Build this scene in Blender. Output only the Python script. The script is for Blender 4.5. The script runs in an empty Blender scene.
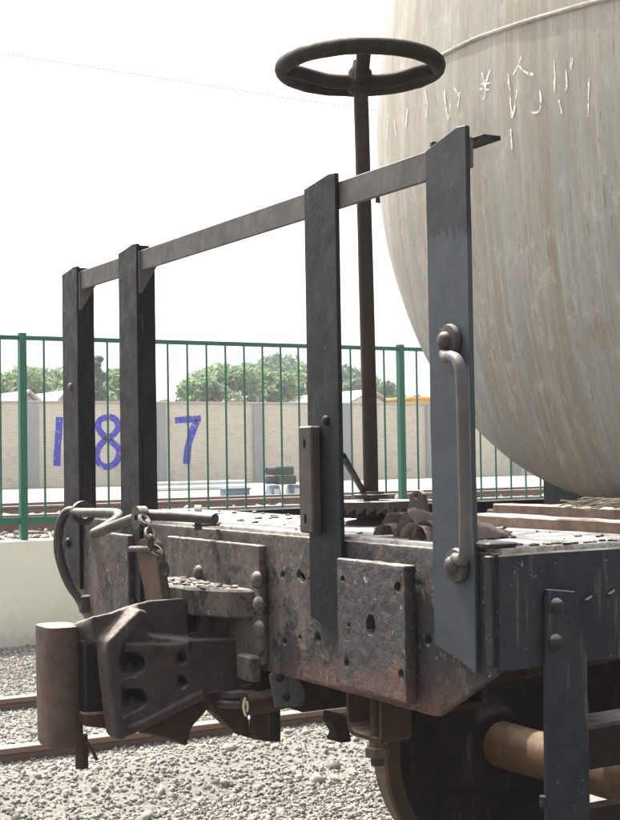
import bpy, bmesh, math, random
import numpy as np
from mathutils import Vector, Matrix, noise

random.seed(7)
rng = np.random.default_rng(7)
scene = bpy.context.scene
col = scene.collection

# ------------------------------------------------------------------ camera
# orientation from the two vanishing points of the wagon (along X, across Y)
PCX, PCY, PF = 310.0, 410.0, 1387.0          # photo pixels (620 x 820)
def _n(v): return v / np.linalg.norm(v)
_dX = _n(np.array([2726 - PCX, -(417 - PCY), -PF]))
_dY = np.array([-486 - PCX, -(468 - PCY), -PF]); _dY = _n(_dY - _dX * (_dX @ _dY))
_dZ = np.cross(_dX, _dY)
RW = np.stack([_dX, _dY, _dZ], 1)            # world -> camera
CAM = np.array([-1.75, -3.58, 1.46])
cd = bpy.data.cameras.new('camera'); cam = bpy.data.objects.new('camera', cd); col.objects.link(cam)
_M = Matrix([list(r) for r in RW.T]).to_4x4(); _M.translation = Vector(CAM)
cam.matrix_world = _M
cd.sensor_fit = 'VERTICAL'; cd.sensor_height = 36.0; cd.lens = PF / 820 * 36.0
cd.clip_end = 6000; cd.clip_start = 0.05
scene.camera = cam

def ray(u, v): return RW.T @ np.array([(u - PCX) / PF, -(v - PCY) / PF, -1.0])
def onX(u, v, x): d = ray(u, v); return Vector(CAM + d * (x - CAM[0]) / d[0])
def onY(u, v, y): d = ray(u, v); return Vector(CAM + d * (y - CAM[1]) / d[1])
def onZ(u, v, z): d = ray(u, v); return Vector(CAM + d * (z - CAM[2]) / d[2])

# ------------------------------------------------------------------ light
SUN_EL, SUN_ROT = math.radians(56), math.radians(-8)     # from the far side of the wagon
w = bpy.data.worlds.new('World'); scene.world = w; w.use_nodes = True
nt = w.node_tree; nt.nodes.clear()
sky = nt.nodes.new('ShaderNodeTexSky'); sky.sky_type = 'NISHITA'; sky.sun_disc = False
sky.sun_elevation = SUN_EL; sky.sun_rotation = SUN_ROT; sky.air_density = 1.0; sky.dust_density = 6.0; sky.ozone_density = 1.0
hs = nt.nodes.new('ShaderNodeHueSaturation'); hs.inputs['Saturation'].default_value = 0.28
bg = nt.nodes.new('ShaderNodeBackground'); bg.inputs['Strength'].default_value = 0.15
wo = nt.nodes.new('ShaderNodeOutputWorld')
nt.links.new(sky.outputs[0], hs.inputs['Color']); nt.links.new(hs.outputs[0], bg.inputs[0]); nt.links.new(bg.outputs[0], wo.inputs[0])
sl = bpy.data.lights.new('sun', 'SUN'); sl.energy = 3.0; sl.angle = math.radians(1.0); sl.color = (1.0, 0.94, 0.85)
so = bpy.data.objects.new('sun', sl); col.objects.link(so)
_s = Vector((math.sin(SUN_ROT) * math.cos(SUN_EL), math.cos(SUN_ROT) * math.cos(SUN_EL), math.sin(SUN_EL)))
so.rotation_euler = _s.to_track_quat('Z', 'Y').to_euler(); so.location = (0, 10, 20)
vs = scene.view_settings; vs.view_transform = 'Standard'; vs.look = 'None'; vs.exposure = 1.48; vs.gamma = 1.0; vs.use_curve_mapping = False
scene.cycles.max_bounces = 8
scene.cycles.use_denoising = True

# ------------------------------------------------------------------ materials
class NB:
    def __init__(s, name):
        s.m = bpy.data.materials.new(name); s.m.use_nodes = True; s.t = s.m.node_tree; s.t.nodes.clear()
        s.out = s.add('ShaderNodeOutputMaterial'); s.b = s.add('ShaderNodeBsdfPrincipled'); s.l(s.b.outputs[0], s.out.inputs[0])
        s.co = s.add('ShaderNodeTexCoord').outputs['Object']
    def add(s, t): return s.t.nodes.new(t)
    def l(s, a, b): s.t.links.new(a, b)
    def inp(s, sock, v):
        if hasattr(v, 'is_linked') or isinstance(v, bpy.types.NodeSocket): s.l(v, sock)
        else: sock.default_value = v
    def mapped(s, scale, loc=(0, 0, 0)):
        n = s.add('ShaderNodeMapping'); n.inputs['Scale'].default_value = scale; n.inputs['Location'].default_value = loc; s.l(s.co, n.inputs[0]); return n.outputs[0]
    def noise(s, scale, detail=4, rough=.55, vec=None, dist=0.0):
        n = s.add('ShaderNodeTexNoise'); n.inputs['Scale'].default_value = scale; n.inputs['Detail'].default_value = detail
        n.inputs['Roughness'].default_value = rough; n.inputs['Distortion'].default_value = dist
        s.l(vec if vec is not None else s.co, n.inputs['Vector']); return n.outputs['Fac']
    def voro(s, scale, vec=None, feat='F1'):
        n = s.add('ShaderNodeTexVoronoi'); n.inputs['Scale'].default_value = scale; n.feature = feat
        s.l(vec if vec is not None else s.co, n.inputs['Vector']); return n.outputs['Distance']
    def ramp(s, fac, a, b, c0=0.0, c1=1.0):
        n = s.add('ShaderNodeMapRange'); n.inputs['From Min'].default_value = a; n.inputs['From Max'].default_value = b
        n.inputs['To Min'].default_value = c0; n.inputs['To Max'].default_value = c1; s.l(fac, n.inputs[0]); return n.outputs[0]
    def mix(s, fac, a, b):
        n = s.add('ShaderNodeMix'); n.data_type = 'RGBA'
        s.inp(n.inputs[0], fac)
        for k, v in ((6, a), (7, b)):
            if isinstance(v, tuple): n.inputs[k].default_value = (*v, 1)
            else: s.l(v, n.inputs[k])
        return n.outputs[2]
    def math(s, op, a, b=0.0):
        n = s.add('ShaderNodeMath'); n.operation = op; s.inp(n.inputs[0], a); s.inp(n.inputs[1], b); return n.outputs[0]
    def bump(s, h, strength=.5, dist=.01, prev=None):
        n = s.add('ShaderNodeBump'); n.inputs['Strength'].default_value = strength; n.inputs['Distance'].default_value = dist
        s.l(h, n.inputs['Height'])
        if prev is not None: s.l(prev, n.inputs['Normal'])
        return n.outputs[0]
    def sepz(s):
        n = s.add('ShaderNodeSeparateXYZ'); s.l(s.co, n.inputs[0]); return n.outputs
    def normz(s):
        g = s.add('ShaderNodeNewGeometry'); n = s.add('ShaderNodeSeparateXYZ'); s.l(g.outputs['Normal'], n.inputs[0]); return n.outputs[2]
    def fin(s, colr, rough=.6, normal=None, metal=0.0, spec=.5):
        if isinstance(colr, tuple): s.b.inputs['Base Color'].default_value = (*colr, 1)
        else: s.l(colr, s.b.inputs['Base Color'])
        s.inp(s.b.inputs['Roughness'], rough); s.b.inputs['Metallic'].default_value = metal; s.b.inputs['Specular IOR Level'].default_value = spec
        if normal is not None: s.l(normal, s.b.inputs['Normal'])
        return s.m

def paint(name, base, alt, rust, rust_amt=.35, flake=.5, dust=(.3, .27, .23), dust_amt=.35, rough=.55, fscale=38, fdist=.006, spec=.16):
    """old paint: two tones, rust breaking through, flaky relief, dust lying on upward faces"""
    m = NB(name)
    big = m.noise(3.2, 5, .6); med = m.noise(14, 6, .65, dist=.4); fine = m.noise(90, 4, .6)
    c = m.mix(m.ramp(big, .38, .62), base, alt)
    c = m.mix(m.ramp(med, .3, .75, 0, .55), c, tuple(x * .55 for x in base))
    rm = m.math('MULTIPLY', m.ramp(m.noise(7, 7, .72, m.mapped((1, 1, .6), (3, 1, 7))), .66 - rust_amt * .3, .78 - rust_amt * .3), m.ramp(med, .38, .62))
    c = m.mix(m.math('MULTIPLY', rm, .85), c, rust)
    run = m.noise(1, 6, .7, m.mapped((22, 22, 1.6), (2, 5, 1)), .2)           # grime that has run down
    c = m.mix(m.ramp(run, .52, .7, 0, .30 + flake * .35), c, tuple(x * .38 for x in base))
    c = m.mix(m.ramp(m.noise(1, 5, .7, m.mapped((30, 30, 2.2), (7, 1, 3)), .2), .6, .72, 0, .25 + flake * .3), c, tuple(x * .55 for x in dust))
    pat = m.ramp(m.noise(fscale * .42, 7, .78), .50, .56)                      # remaining dark paint skin
    c = m.mix(m.math('MULTIPLY', pat, flake * .75), c, tuple(x * .42 for x in base))
    fl = m.math('MULTIPLY', m.ramp(m.noise(fscale * 2.6, 4, .75), .655, .69), m.ramp(m.noise(5, 4, .6), .42, .6))
    c = m.mix(m.math('MULTIPLY', fl, flake), c, tuple(min(1, x * 1.25) for x in dust))
    up = m.math('MULTIPLY', m.ramp(m.normz(), .35, .9), m.ramp(m.noise(20, 5, .7), .28, .6, dust_amt * .5, min(1, dust_amt * 2)))
    c = m.mix(up, c, dust)
    pit = m.ramp(m.voro(fscale * 1.3, feat='F1'), .0, .22, 1, 0)
    h = m.math('ADD', m.math('MULTIPLY', m.noise(fscale, 6, .7, dist=.6), flake * 1.6), m.math('MULTIPLY', fine, .35))
    h = m.math('ADD', h, m.math('MULTIPLY', pat, flake * .55))
    h = m.math('SUBTRACT', h, m.math('MULTIPLY', pit, flake * .35))
    nrm = m.bump(h, .6, fdist)
    return m.fin(c, m.ramp(med, .3, .7, rough - .10, rough + .2), nrm, spec=spec)

def streaks_material():
    m = NB('weathered_tank_paint')
    xyz = m.sepz()
    st = m.noise(1.0, 6, .68, m.mapped((1.6, 11, .55)), .35)
    st2 = m.noise(1.0, 7, .75, m.mapped((3, 34, 1.1), (4, 2, 1)), .3)
    st3 = m.noise(1.0, 4, .6, m.mapped((.8, 4.2, .35), (9, 2, 1)), .3)
    big = m.noise(1.1, 4, .6)
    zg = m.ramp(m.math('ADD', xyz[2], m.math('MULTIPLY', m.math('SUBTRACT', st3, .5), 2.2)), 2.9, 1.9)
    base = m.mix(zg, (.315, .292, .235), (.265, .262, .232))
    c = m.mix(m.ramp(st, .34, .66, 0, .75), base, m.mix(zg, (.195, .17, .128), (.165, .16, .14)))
    c = m.mix(m.ramp(st2, .53, .62, 0, .38), c, (.42, .41, .365))
    br = m.math('MULTIPLY', m.ramp(st3, .46, .58), m.ramp(m.noise(1, 7, .78, m.mapped((2.2, 17, .8), (1, 8, 2)), .4), .42, .56))
    c = m.mix(m.math('MULTIPLY', br, .5), c, (.165, .105, .05))
    c = m.mix(m.math('MULTIPLY', m.ramp(m.noise(1, 7, .76, m.mapped((6, 20, 3.2), (2, 7, 3)), .3), .56, .66), .55), c, (.20, .155, .11))
    c = m.mix(m.math('MULTIPLY', m.ramp(m.noise(1, 4, .7, m.mapped((20, 70, 9), (3, 3, 3))), .59, .65), .8), c, (.15, .11, .075))
    spots = m.math('MULTIPLY', m.ramp(m.noise(2.2, 7, .75, m.mapped((1, 1, .8), (5, 3, 9))), .58, .66), m.ramp(m.noise(30, 5, .7), .4, .6))
    c = m.mix(m.math('MULTIPLY', spots, .9), c, (.22, .11, .045))
    c = m.mix(m.ramp(m.noise(5, 8, .78, m.mapped((1, 1, .55), (2, 2, 8))), .5, .66, 0, .5), c, (.185, .172, .145)); c = m.mix(m.ramp(m.noise(16, 7, .78, m.mapped((1, 1, .5), (8, 2, 8))), .54, .66, 0, .45), c, (.44, .425, .38))
    speck = m.ramp(m.noise(1, 5, .8, m.mapped((30, 45, 17))), .64, .7)
    c = m.mix(m.math('MULTIPLY', speck, .7), c, (.19, .155, .12))
    c = m.mix(m.ramp(m.noise(1, 6, .7, m.mapped((1.2, 3, 1.0), (3, 1, 2)), .5), .46, .66, 0, .6), c, (.20, .19, .165))
    h = m.math('ADD', m.math('MULTIPLY', st2, .5), m.math('ADD', m.math('MULTIPLY', m.noise(70, 3, .6), .25), m.math('MULTIPLY', speck, -.6)))
    return m.fin(c, .62, m.bump(h, .25, .004), spec=.35)

M = {}
M['post'] = paint('black_painted_steel', (0.0053, 0.0070, 0.0087), (0.0095, 0.0121, 0.0145), (0.0194, 0.0131, 0.0106), .35, .4, dust=(.2, .19, .17), rough=.5, fscale=26, fdist=.002)
def drip_mat():
    m = NB('tarred_black_post'); o = m.sepz()
    e = m.math('ADD', o[2], m.math('MULTIPLY', m.math('SUBTRACT', m.noise(1, 5, .7, m.mapped((60, 60, 6)), .2), .5), .16))
    up = m.ramp(e, 1.925, 1.932)
    lowc = m.mix(m.ramp(m.noise(12, 6, .7), .35, .65), (.021, .027, .033), (.030, .037, .043))
    c = m.mix(up, lowc, (.0055, .007, .008))
    c = m.mix(m.ramp(m.noise(26, 6, .75), .60, .66, 0, .8), c, (.032, .02, .014)); c = m.mix(m.ramp(m.noise(80, 4, .75), .67, .7, 0, .7), c, (.09, .088, .08))
    h = m.math('ADD', m.math('MULTIPLY', up, .25), m.math('ADD', m.noise(40, 5, .65), m.math('MULTIPLY', m.noise(150, 3), .3)))
    return m.fin(c, m.ramp(m.noise(18, 4), .3, .7, .42, .62), m.bump(h, .35, .002), spec=.3)
M['post_drip'] = drip_mat()
M['post_worn'] = paint('worn_black_brown_steel', (0.0072, 0.0069, 0.0072), (0.0125, 0.0111, 0.0108), (0.0312, 0.0166, 0.0117), .35, .3, dust=(.2, .18, .16), rough=.55, fscale=30, fdist=.004)
M['rail_bar'] = paint('grey_dusty_bar', (0.0749, 0.0693, 0.0659), (0.0979, 0.0887, 0.0810), (0.0691, 0.0499, 0.0378), .2, .15, dust=(.3, .28, .26), rough=.5, fscale=50, fdist=.002)
def crust(name, dark_bias=0.0, z_rust=True):
    """headstock: grey-brown dirt, islands of old black paint with raised edges, fine dark specks, red oxide near the lower edge"""
    m = NB(name); o = m.sepz()
    n1 = m.noise(2.6, 5, .6); n2 = m.noise(9, 8, .74, dist=.3); n3 = m.noise(34, 7, .72, dist=.5); n4 = m.noise(120, 3, .6)
    c = m.mix(m.ramp(n1, .35, .65), (.112, .094, .081), (.066, .056, .050))
    c = m.mix(m.ramp(m.noise(1, 6, .7, m.mapped((16, 16, 1.3), (2, 5, 1)), .3), .45, .66, 0, .75), c, (.04, .033, .029))
    c = m.mix(m.ramp(m.noise(1, 5, .7, m.mapped((24, 24, 2.0), (7, 1, 3)), .2), .56, .68, 0, .55), c, (.135, .106, .082))
    near = m.ramp(m.math('ADD', o[1], m.math('MULTIPLY', m.math('SUBTRACT', n1, .5), 1.2)), -.35, -.85)      # paint survives better towards the near corner
    thr = m.math('SUBTRACT', m.math('ADD', n2, m.math('MULTIPLY', near, .13)), .545 - dark_bias)
    isl = m.ramp(m.math('ADD', thr, m.math('MULTIPLY', m.math('SUBTRACT', n3, .5), .12)), -.008, .014)
    c = m.mix(m.math('MULTIPLY', isl, .88), c, m.mix(m.ramp(n3, .4, .6), (.016, .0165, .018), (.034, .033, .033)))
    sp = m.ramp(m.math('ADD', m.math('MULTIPLY', n3, .55), m.math('MULTIPLY', m.noise(62, 5, .7), .45)), .555, .595); c = m.mix(m.math('MULTIPLY', sp, .8), c, (.018, .015, .014))
    if z_rust:
        low = m.math('MULTIPLY', m.ramp(m.math('ADD', o[2], m.math('MULTIPLY', m.math('SUBTRACT', n2, .5), .5)), 1.0, .90), m.ramp(o[1], -.25, -.6))
        c = m.mix(m.math('MULTIPLY', low, m.ramp(n2, .42, .56, 0, .9)), c, (.145, .062, .038))
    c = m.mix(m.math('MULTIPLY', m.ramp(m.noise(11, 6, .7, m.mapped((1, 1, 1), (6, 2, 4))), .60, .66), .6), c, (.12, .058, .036))
    fl = m.math('MULTIPLY', m.ramp(m.noise(75, 4, .75, m.mapped((1, 1, .45))), .64, .665), m.ramp(n1, .42, .55)); c = m.mix(m.math('MULTIPLY', fl, .85), c, (.52, .50, .47))
    up = m.math('MULTIPLY', m.ramp(m.normz(), .35, .85), m.ramp(m.noise(24, 5, .7), .3, .55, .5, 1)); c = m.mix(up, c, (.42, .385, .34))
    h = m.math('ADD', m.math('MULTIPLY', isl, .5), m.math('ADD', m.math('MULTIPLY', n3, 1.3), m.math('MULTIPLY', n4, .3)))
    h = m.math('SUBTRACT', h, m.math('MULTIPLY', sp, .35))
    return m.fin(c, m.ramp(isl, 0, 1, .8, .52), m.bump(h, .9, .012), spec=.18)
M['head'] = crust('flaking_headstock_paint', -.01); M['head_plate'] = crust('flaking_plate_paint', .035)
M['sill'] = paint('side_sill_paint', (0.0129, 0.0154, 0.0200), (0.0223, 0.0247, 0.0289), (0.0422, 0.0284, 0.0234), .25, .35, dust=(.4, .38, .35), dust_amt=.8, rough=.52, fscale=22, fdist=.005)
M['coupler'] = paint('oily_cast_steel', (0.0224, 0.0171, 0.0166), (0.0365, 0.0261, 0.0228), (0.0455, 0.0239, 0.0166), .45, .5, dust=(.24, .20, .165), dust_amt=.6, rough=.46, fscale=48, fdist=.005, spec=.28)
def wear_edges(mt, colr, a=.515, b=.56, amt=.75):
    t = mt.node_tree; bs = next(n for n in t.nodes if n.type == 'BSDF_PRINCIPLED'); src = bs.inputs['Base Color'].links[0].from_socket
    g = t.nodes.new('ShaderNodeNewGeometry'); r = t.nodes.new('ShaderNodeMapRange'); r.inputs['From Min'].default_value = a; r.inputs['From Max'].default_value = b; r.inputs['To Max'].default_value = amt
    t.links.new(g.outputs['Pointiness'], r.inputs[0]); mx = t.nodes.new('ShaderNodeMix'); mx.data_type = 'RGBA'; mx.inputs[7].default_value = (*colr, 1)
    t.links.new(r.outputs[0], mx.inputs[0]); t.links.new(src, mx.inputs[6]); t.links.new(mx.outputs[2], bs.inputs['Base Color'])
wear_edges(M['coupler'], (.105, .092, .085), .52, .58, .6)
M['coupler_worn'] = paint('worn_cast_steel', (0.0353, 0.0247, 0.0209), (0.0571, 0.0378, 0.0288), (0.0714, 0.0344, 0.0209), .45, .5, dust=(.24, .20, .165), dust_amt=.6, rough=.46, fscale=48, fdist=.005, spec=.4)
M['knuckle'] = paint('rubbed_cast_steel', (0.0573, 0.0370, 0.0281), (0.0880, 0.0601, 0.0470), (0.0804, 0.0349, 0.0189), .5, .5, dust=(.3, .27, .23), dust_amt=.6, rough=.44, fscale=42, fdist=.002)
M['lifter'] = paint('brown_forging', (0.0598, 0.0364, 0.0247), (0.0741, 0.0461, 0.0317), (0.0684, 0.0301, 0.0159), .4, .3, dust=(.3, .26, .22), rough=.55, fscale=45, fdist=.002)
M['dark_steel'] = paint('dark_greasy_steel', (0.0088, 0.0069, 0.0075), (0.0128, 0.0100, 0.0097), (0.0200, 0.0115, 0.0075), .3, .2, rough=.5, dust_amt=.15)
M['rust'] = paint('brown_rusted_steel', (0.0485, 0.0265, 0.0167), (0.0357, 0.0207, 0.0139), (0.0663, 0.0304, 0.0162), .5, .45, dust=(.3, .24, .18), dust_amt=.5, rough=.7, fscale=40, fdist=.004)
M['rust_dark'] = paint('dark_brown_underframe', (0.0198, 0.0119, 0.0083), (0.0273, 0.0161, 0.0107), (0.0374, 0.0191, 0.0107), .4, .4, dust=(.16, .13, .1), dust_amt=.4, rough=.75)
M['bar'] = paint('worn_grab_bar_steel', (0.0675, 0.0651, 0.0642), (0.0886, 0.0840, 0.0812), (0.0422, 0.0294, 0.0213), .3, .2, dust=(.35, .33, .3), rough=.42, fscale=60, fdist=.0015)
M['lever'] = paint('dark_forged_bar', (0.0372, 0.0325, 0.0298), (0.0546, 0.0468, 0.0410), (0.0546, 0.0296, 0.0186), .4, .25, dust=(.36, .33, .29), dust_amt=.5, rough=.48, fscale=60, fdist=.002)
M['wheel_iron'] = paint('hand_wheel_iron', (0.0144, 0.0115, 0.0090), (0.0230, 0.0176, 0.0126), (0.0288, 0.0176, 0.0108), .3, .3, dust=(.14, .12, .09), dust_amt=.3, rough=.6, fscale=45, fdist=.003)
M['staff'] = paint('brake_staff_iron', (0.0252, 0.0199, 0.0158), (0.0347, 0.0270, 0.0199), (0.0476, 0.0270, 0.0158), .35, .3, dust=(.2, .17, .13), rough=.6, fscale=45, fdist=.002)
def deck_mat():
    m = NB('dusty_platform_plate'); n = m.noise(5, 7, .72); f = m.noise(40, 6, .75)
    c = m.mix(m.ramp(n, .42, .62), (.40, .385, .36), (.25, .23, .205)); c = m.mix(m.ramp(f, .54, .64, 0, .75), c, (.13, .10, .08))
    c = m.mix(m.ramp(m.noise(11, 6, .75, m.mapped((1, 1, 1), (4, 2, 1))), .57, .65, 0, .7), c, (.20, .125, .085))
    return m.fin(c, .85, m.bump(m.math('ADD', f, n), .6, .008), spec=.2)
M['platform'] = deck_mat()
M['cross'] = paint('rusty_pink_member', (0.1664, 0.1140, 0.0900), (0.2048, 0.1478, 0.1200), (0.1408, 0.0739, 0.0480), .3, .35, dust=(.5, .42, .36), dust_amt=.7, rough=.75)
M['axle'] = paint('tan_rusted_axle', (0.1014, 0.0588, 0.0311), (0.0811, 0.0457, 0.0245), (0.0760, 0.0409, 0.0212), .3, .15, dust=(.34, .26, .18), dust_amt=.3, rough=.7, fscale=60, fdist=.001)
M['tread'] = paint('wheel_rim_brown', (0.0728, 0.0512, 0.0315), (0.0896, 0.0620, 0.0394), (0.0784, 0.0431, 0.0210), .3, .15, rough=.55)
M['wheel_disc'] = paint('wheel_disc_dirty', (0.0154, 0.0119, 0.0099), (0.0220, 0.0161, 0.0124), (0.0704, 0.0381, 0.0206), .3, .2, rough=.7)
M['tank'] = streaks_material()
M['seam'] = paint('weld_seam_tank', (.36, .33, .29), (.42, .39, .33), (.28, .2, .14), .3, .2, rough=.65)
def scrawl_mat():
    m = NB('pale_paint_scrawl'); m.fin((.74, .72, .66), .6); t = m.add('ShaderNodeBsdfTransparent'); x = m.add('ShaderNodeMixShader')
    m.l(m.ramp(m.noise(60, 5, .75, m.mapped((1, 1, .5))), .41, .52), x.inputs[0]); m.l(t.outputs[0], x.inputs[1]); m.l(m.b.outputs[0], x.inputs[2]); m.l(x.outputs[0], m.out.inputs[0]); return m.m
M['scrawl'] = scrawl_mat()
M['green'] = NB('green_fence_paint').fin((.013, .105, .066), .45, spec=.25)
def rail_mat():
    m = NB('rail_steel'); t = m.ramp(m.normz(), .6, .95)
    c = m.mix(m.noise(30, 4), (.17, .105, .07), (.12, .075, .055)); c = m.mix(t, c, (.42, .37, .34))
    return m.fin(c, .42, m.bump(m.noise(60), .3, .002))
M['rail'] = rail_mat()
def plaster():
    m = NB('cream_plaster'); c = m.mix(m.ramp(m.noise(1.3, 6, .65), .35, .7), (.74, .72, .58), (.66, .64, .52))
    c = m.mix(m.ramp(m.noise(1, 5, .6, m.mapped((6, 6, .6))), .55, .75, 0, .35), c, (.62, .59, .48))
    zz = m.sepz()[2]; dirt = m.math('MULTIPLY', m.ramp(m.math('ADD', zz, m.math('MULTIPLY', m.math('SUBTRACT', m.noise(3, 6, .7), .5), .5)), .12, -.2), m.ramp(m.noise(14, 6, .7), .35, .65, .3, .8))
    c = m.mix(dirt, c, (.40, .37, .30)); c = m.mix(m.ramp(m.noise(5, 8, .8), .58, .66, 0, .5), c, (.52, .49, .40))
    return m.fin(c, .85, m.bump(m.noise(60, 4), .3, .004))
M['plaster'] = plaster()
def concrete(name, a, b):
    m = NB(name); return m.fin(m.mix(m.noise(6, 6, .65), a, b), .9, m.bump(m.noise(50, 5), .4, .006))
M['concrete'] = concrete('grey_concrete', (.36, .36, .35), (.27, .27, .26))
M['cap'] = concrete('wall_cap', (.42, .39, .34), (.34, .31, .27))
M['sleeper'] = concrete('dark_timber_sleeper', (.10, .07, .05), (.06, .045, .035))
def brick():
    m = NB('tan_brickwork')
    # wall runs along X: brick pattern in X-Z
    cx = m.sepz(); cmb = m.add('ShaderNodeCombineXYZ'); m.l(cx[0], cmb.inputs[0]); m.l(cx[2], cmb.inputs[1])
    b = m.add('ShaderNodeTexBrick'); m.l(cmb.outputs[0], b.inputs['Vector'])
    b.inputs['Color1'].default_value = (.60, .53, .39, 1); b.inputs['Color2'].default_value = (.52, .45, .33, 1); b.inputs['Mortar'].default_value = (.66, .62, .52, 1)
    b.inputs['Scale'].default_value = 1; b.inputs['Brick Width'].default_value = .25; b.inputs['Row Height'].default_value = .068; b.inputs['Mortar Size'].default_value = .009
    big = m.noise(.8, 6, .65)
    c = m.mix(m.ramp(big, .35, .7, 0, .55), b.outputs[0], (.64, .59, .46))
    red = m.math('MULTIPLY', m.ramp(m.noise(1.7, 6, .7, m.mapped((1, 1, 1.3), (3, 3, 3))), .56, .68), m.ramp(cx[2], 1.9, .9))
    c = m.mix(m.math('MULTIPLY', red, .8), c, (.36, .19, .13))
    c = m.mix(m.ramp(m.noise(2.5, 6, .75), .52, .68, 0, .45), c, (.40, .37, .31)); c = m.mix(m.ramp(m.noise(9, 6, .75), .55, .7, 0, .5), c, (.62, .58, .5))
    c = m.mix(m.ramp(m.noise(1, 5, .7, m.mapped((2.2, 2, .3))), .52, .7, 0, .4), c, (.42, .39, .33))
    return m.fin(c, .9, m.bump(b.outputs[1], -.4, .01))
M['brick'] = brick()
def blue():
    m = NB('blue_wall_paint'); n = m.noise(9, 6, .75)
    m.fin(m.mix(m.ramp(n, .5, .68, 0, .8), (.035, .035, .46), (.13, .12, .42)), .85, spec=.1); t = m.add('ShaderNodeBsdfTransparent'); x = m.add('ShaderNodeMixShader')
    m.l(m.ramp(m.noise(7, 7, .8), .38, .46), x.inputs[0]); m.l(t.outputs[0], x.inputs[1]); m.l(m.b.outputs[0], x.inputs[2]); m.l(x.outputs[0], m.out.inputs[0]); return m.m
M['blue'] = blue()
M['chalk'] = NB('faded_white_chalk').fin((.55, .52, .46), .9)
def ground_mat(name, a, b, cdark):
    m = NB(name); n = m.noise(1.2, 6, .65); f = m.noise(55, 5, .7); v = m.voro(38)
    c = m.mix(m.ramp(n, .35, .65), a, b); c = m.mix(m.ramp(f, .45, .7, 0, .7), c, cdark); c = m.mix(m.ramp(v, 0, .35, .35, 0), c, a)
    return m.fin(c, .95, m.bump(m.math('ADD', f, v), .5, .008))
M['ground'] = ground_mat('gravel_ground', (.225, .213, .188), (.175, .166, .147), (.105, .098, .086))
M['yard'] = ground_mat('pale_yard_ballast', (.27, .26, .235), (.21, .205, .19), (.12, .115, .105))
def stone_mat():
    m = NB('crushed_stone'); a = m.add('ShaderNodeAttribute'); a.attribute_name = 'tone'
    c = m.mix(a.outputs['Fac'], (.085, .081, .074), (.36, .345, .31))
    c = m.mix(m.ramp(m.noise(45, 4), .4, .7, 0, .4), c, (.3, .27, .22))
    return m.fin(c, .9, m.bump(m.noise(120, 3), .4, .003))
M['stone'] = stone_mat()
def leaf_mat(name, a, b):
    m = NB(name); at = m.add('ShaderNodeAttribute'); at.attribute_name = 'tone'
    c = m.mix(at.outputs['Fac'], a, b)
    m.fin(c, .6); m.b.inputs['Subsurface Weight'].default_value = 0
    tr = m.add('ShaderNodeBsdfTranslucent'); m.l(c, tr.inputs[0]); mx = m.add('ShaderNodeMixShader'); mx.inputs[0].default_value = .5
    m.l(m.b.outputs[0], mx.inputs[1]); m.l(tr.outputs[0], mx.inputs[2]); m.l(mx.outputs[0], m.out.inputs[0]); return m.m
M['leaf1'] = leaf_mat('broad_leaves', (.12, .19, .085), (.25, .35, .18))
M['leaf2'] = leaf_mat('dark_leaves', (.09, .145, .09), (.18, .25, .16))
M['bark'] = concrete('bark', (.12, .09, .065), (.07, .055, .04))
M['box_blue'] = concrete('grey_blue_box_paint', (.17, .23, .28), (.14, .19, .235))
M['white'] = concrete('white_painted_concrete', (.68, .68, .66), (.58, .58, .57))
M['sig'] = concrete('dark_signal_casing', (.05, .06, .055), (.08, .085, .08))
M['lens'] = NB('dark_lens_glass').fin((.03, .035, .05), .1)
M['roof'] = concrete('pale_roof_sheet', (.42, .40, .37), (.34, .32, .30))
M['yellow'] = concrete('orange_yellow_paint', (.62, .33, .03), (.55, .28, .03))
M['glass'] = NB('window_glass_dark').fin((.04, .05, .06), .08)
def cloth_mat():
    m = NB('dirty_brown_cloth'); n = m.noise(14, 6, .7)
    c = m.mix(m.ramp(n, .35, .65), (.30, .255, .235), (.20, .165, .15)); c = m.mix(m.ramp(m.noise(40, 5, .7), .55, .7, 0, .7), c, (.12, .09, .08))
    return m.fin(c, .95, m.bump(m.math('ADD', m.noise(260, 2), n), .4, .004), spec=.1)
M['cloth'] = cloth_mat()
M['rope'] = concrete('pale_straw_rope', (.30, .27, .21), (.22, .19, .145))
M['rag'] = NB('pale_fibre').fin((.42, .38, .29), .95)
M['cable'] = NB('cable').fin((.14, .13, .16), .6)

# ------------------------------------------------------------------ helpers
def link(o, parent=None):
    col.objects.link(o)
    if parent is not None:
        o.parent = parent
        pm = Matrix.Identity(4); q = parent
        while q is not None: pm = q.matrix_basis @ (q.matrix_parent_inverse if q.parent else Matrix.Identity(4)) if q.parent is None else pm; q = q.parent
        o.matrix_parent_inverse = Matrix.Translation(-Vector(parent.get('base', (0, 0, 0))))
    return o
def empty(name, loc, label=None, cat=None, group=None, parent=None):
    o = bpy.data.objects.new(name, None); o.empty_display_size = .1
    o.location = loc
    o['base'] = tuple(float(x) for x in loc)
    link(o, parent); tag(o, label, cat, group); return o
def tag(o, label=None, cat=None, group=None, kind=None):
    for k, v in (('label', label), ('category', cat), ('group', group), ('kind', kind)):
        if v: o[k] = v
    return o
def from_bm(name, bm, mat, parent=None, smooth=False, autos=None):
    me = bpy.data.meshes.new(name); bmesh.ops.recalc_face_normals(bm, faces=bm.faces[:]); bm.to_mesh(me); bm.free()
    return mesh_obj(name, me, mat, parent, smooth)
def mesh_obj(name, me, mat, parent=None, smooth=False):
    if mat: me.materials.append(M[mat] if isinstance(mat, str) else mat)
    if smooth: me.shade_smooth() if hasattr(me, 'shade_smooth') else None
    o = bpy.data.objects.new(name, me); link(o, parent); return o
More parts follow.
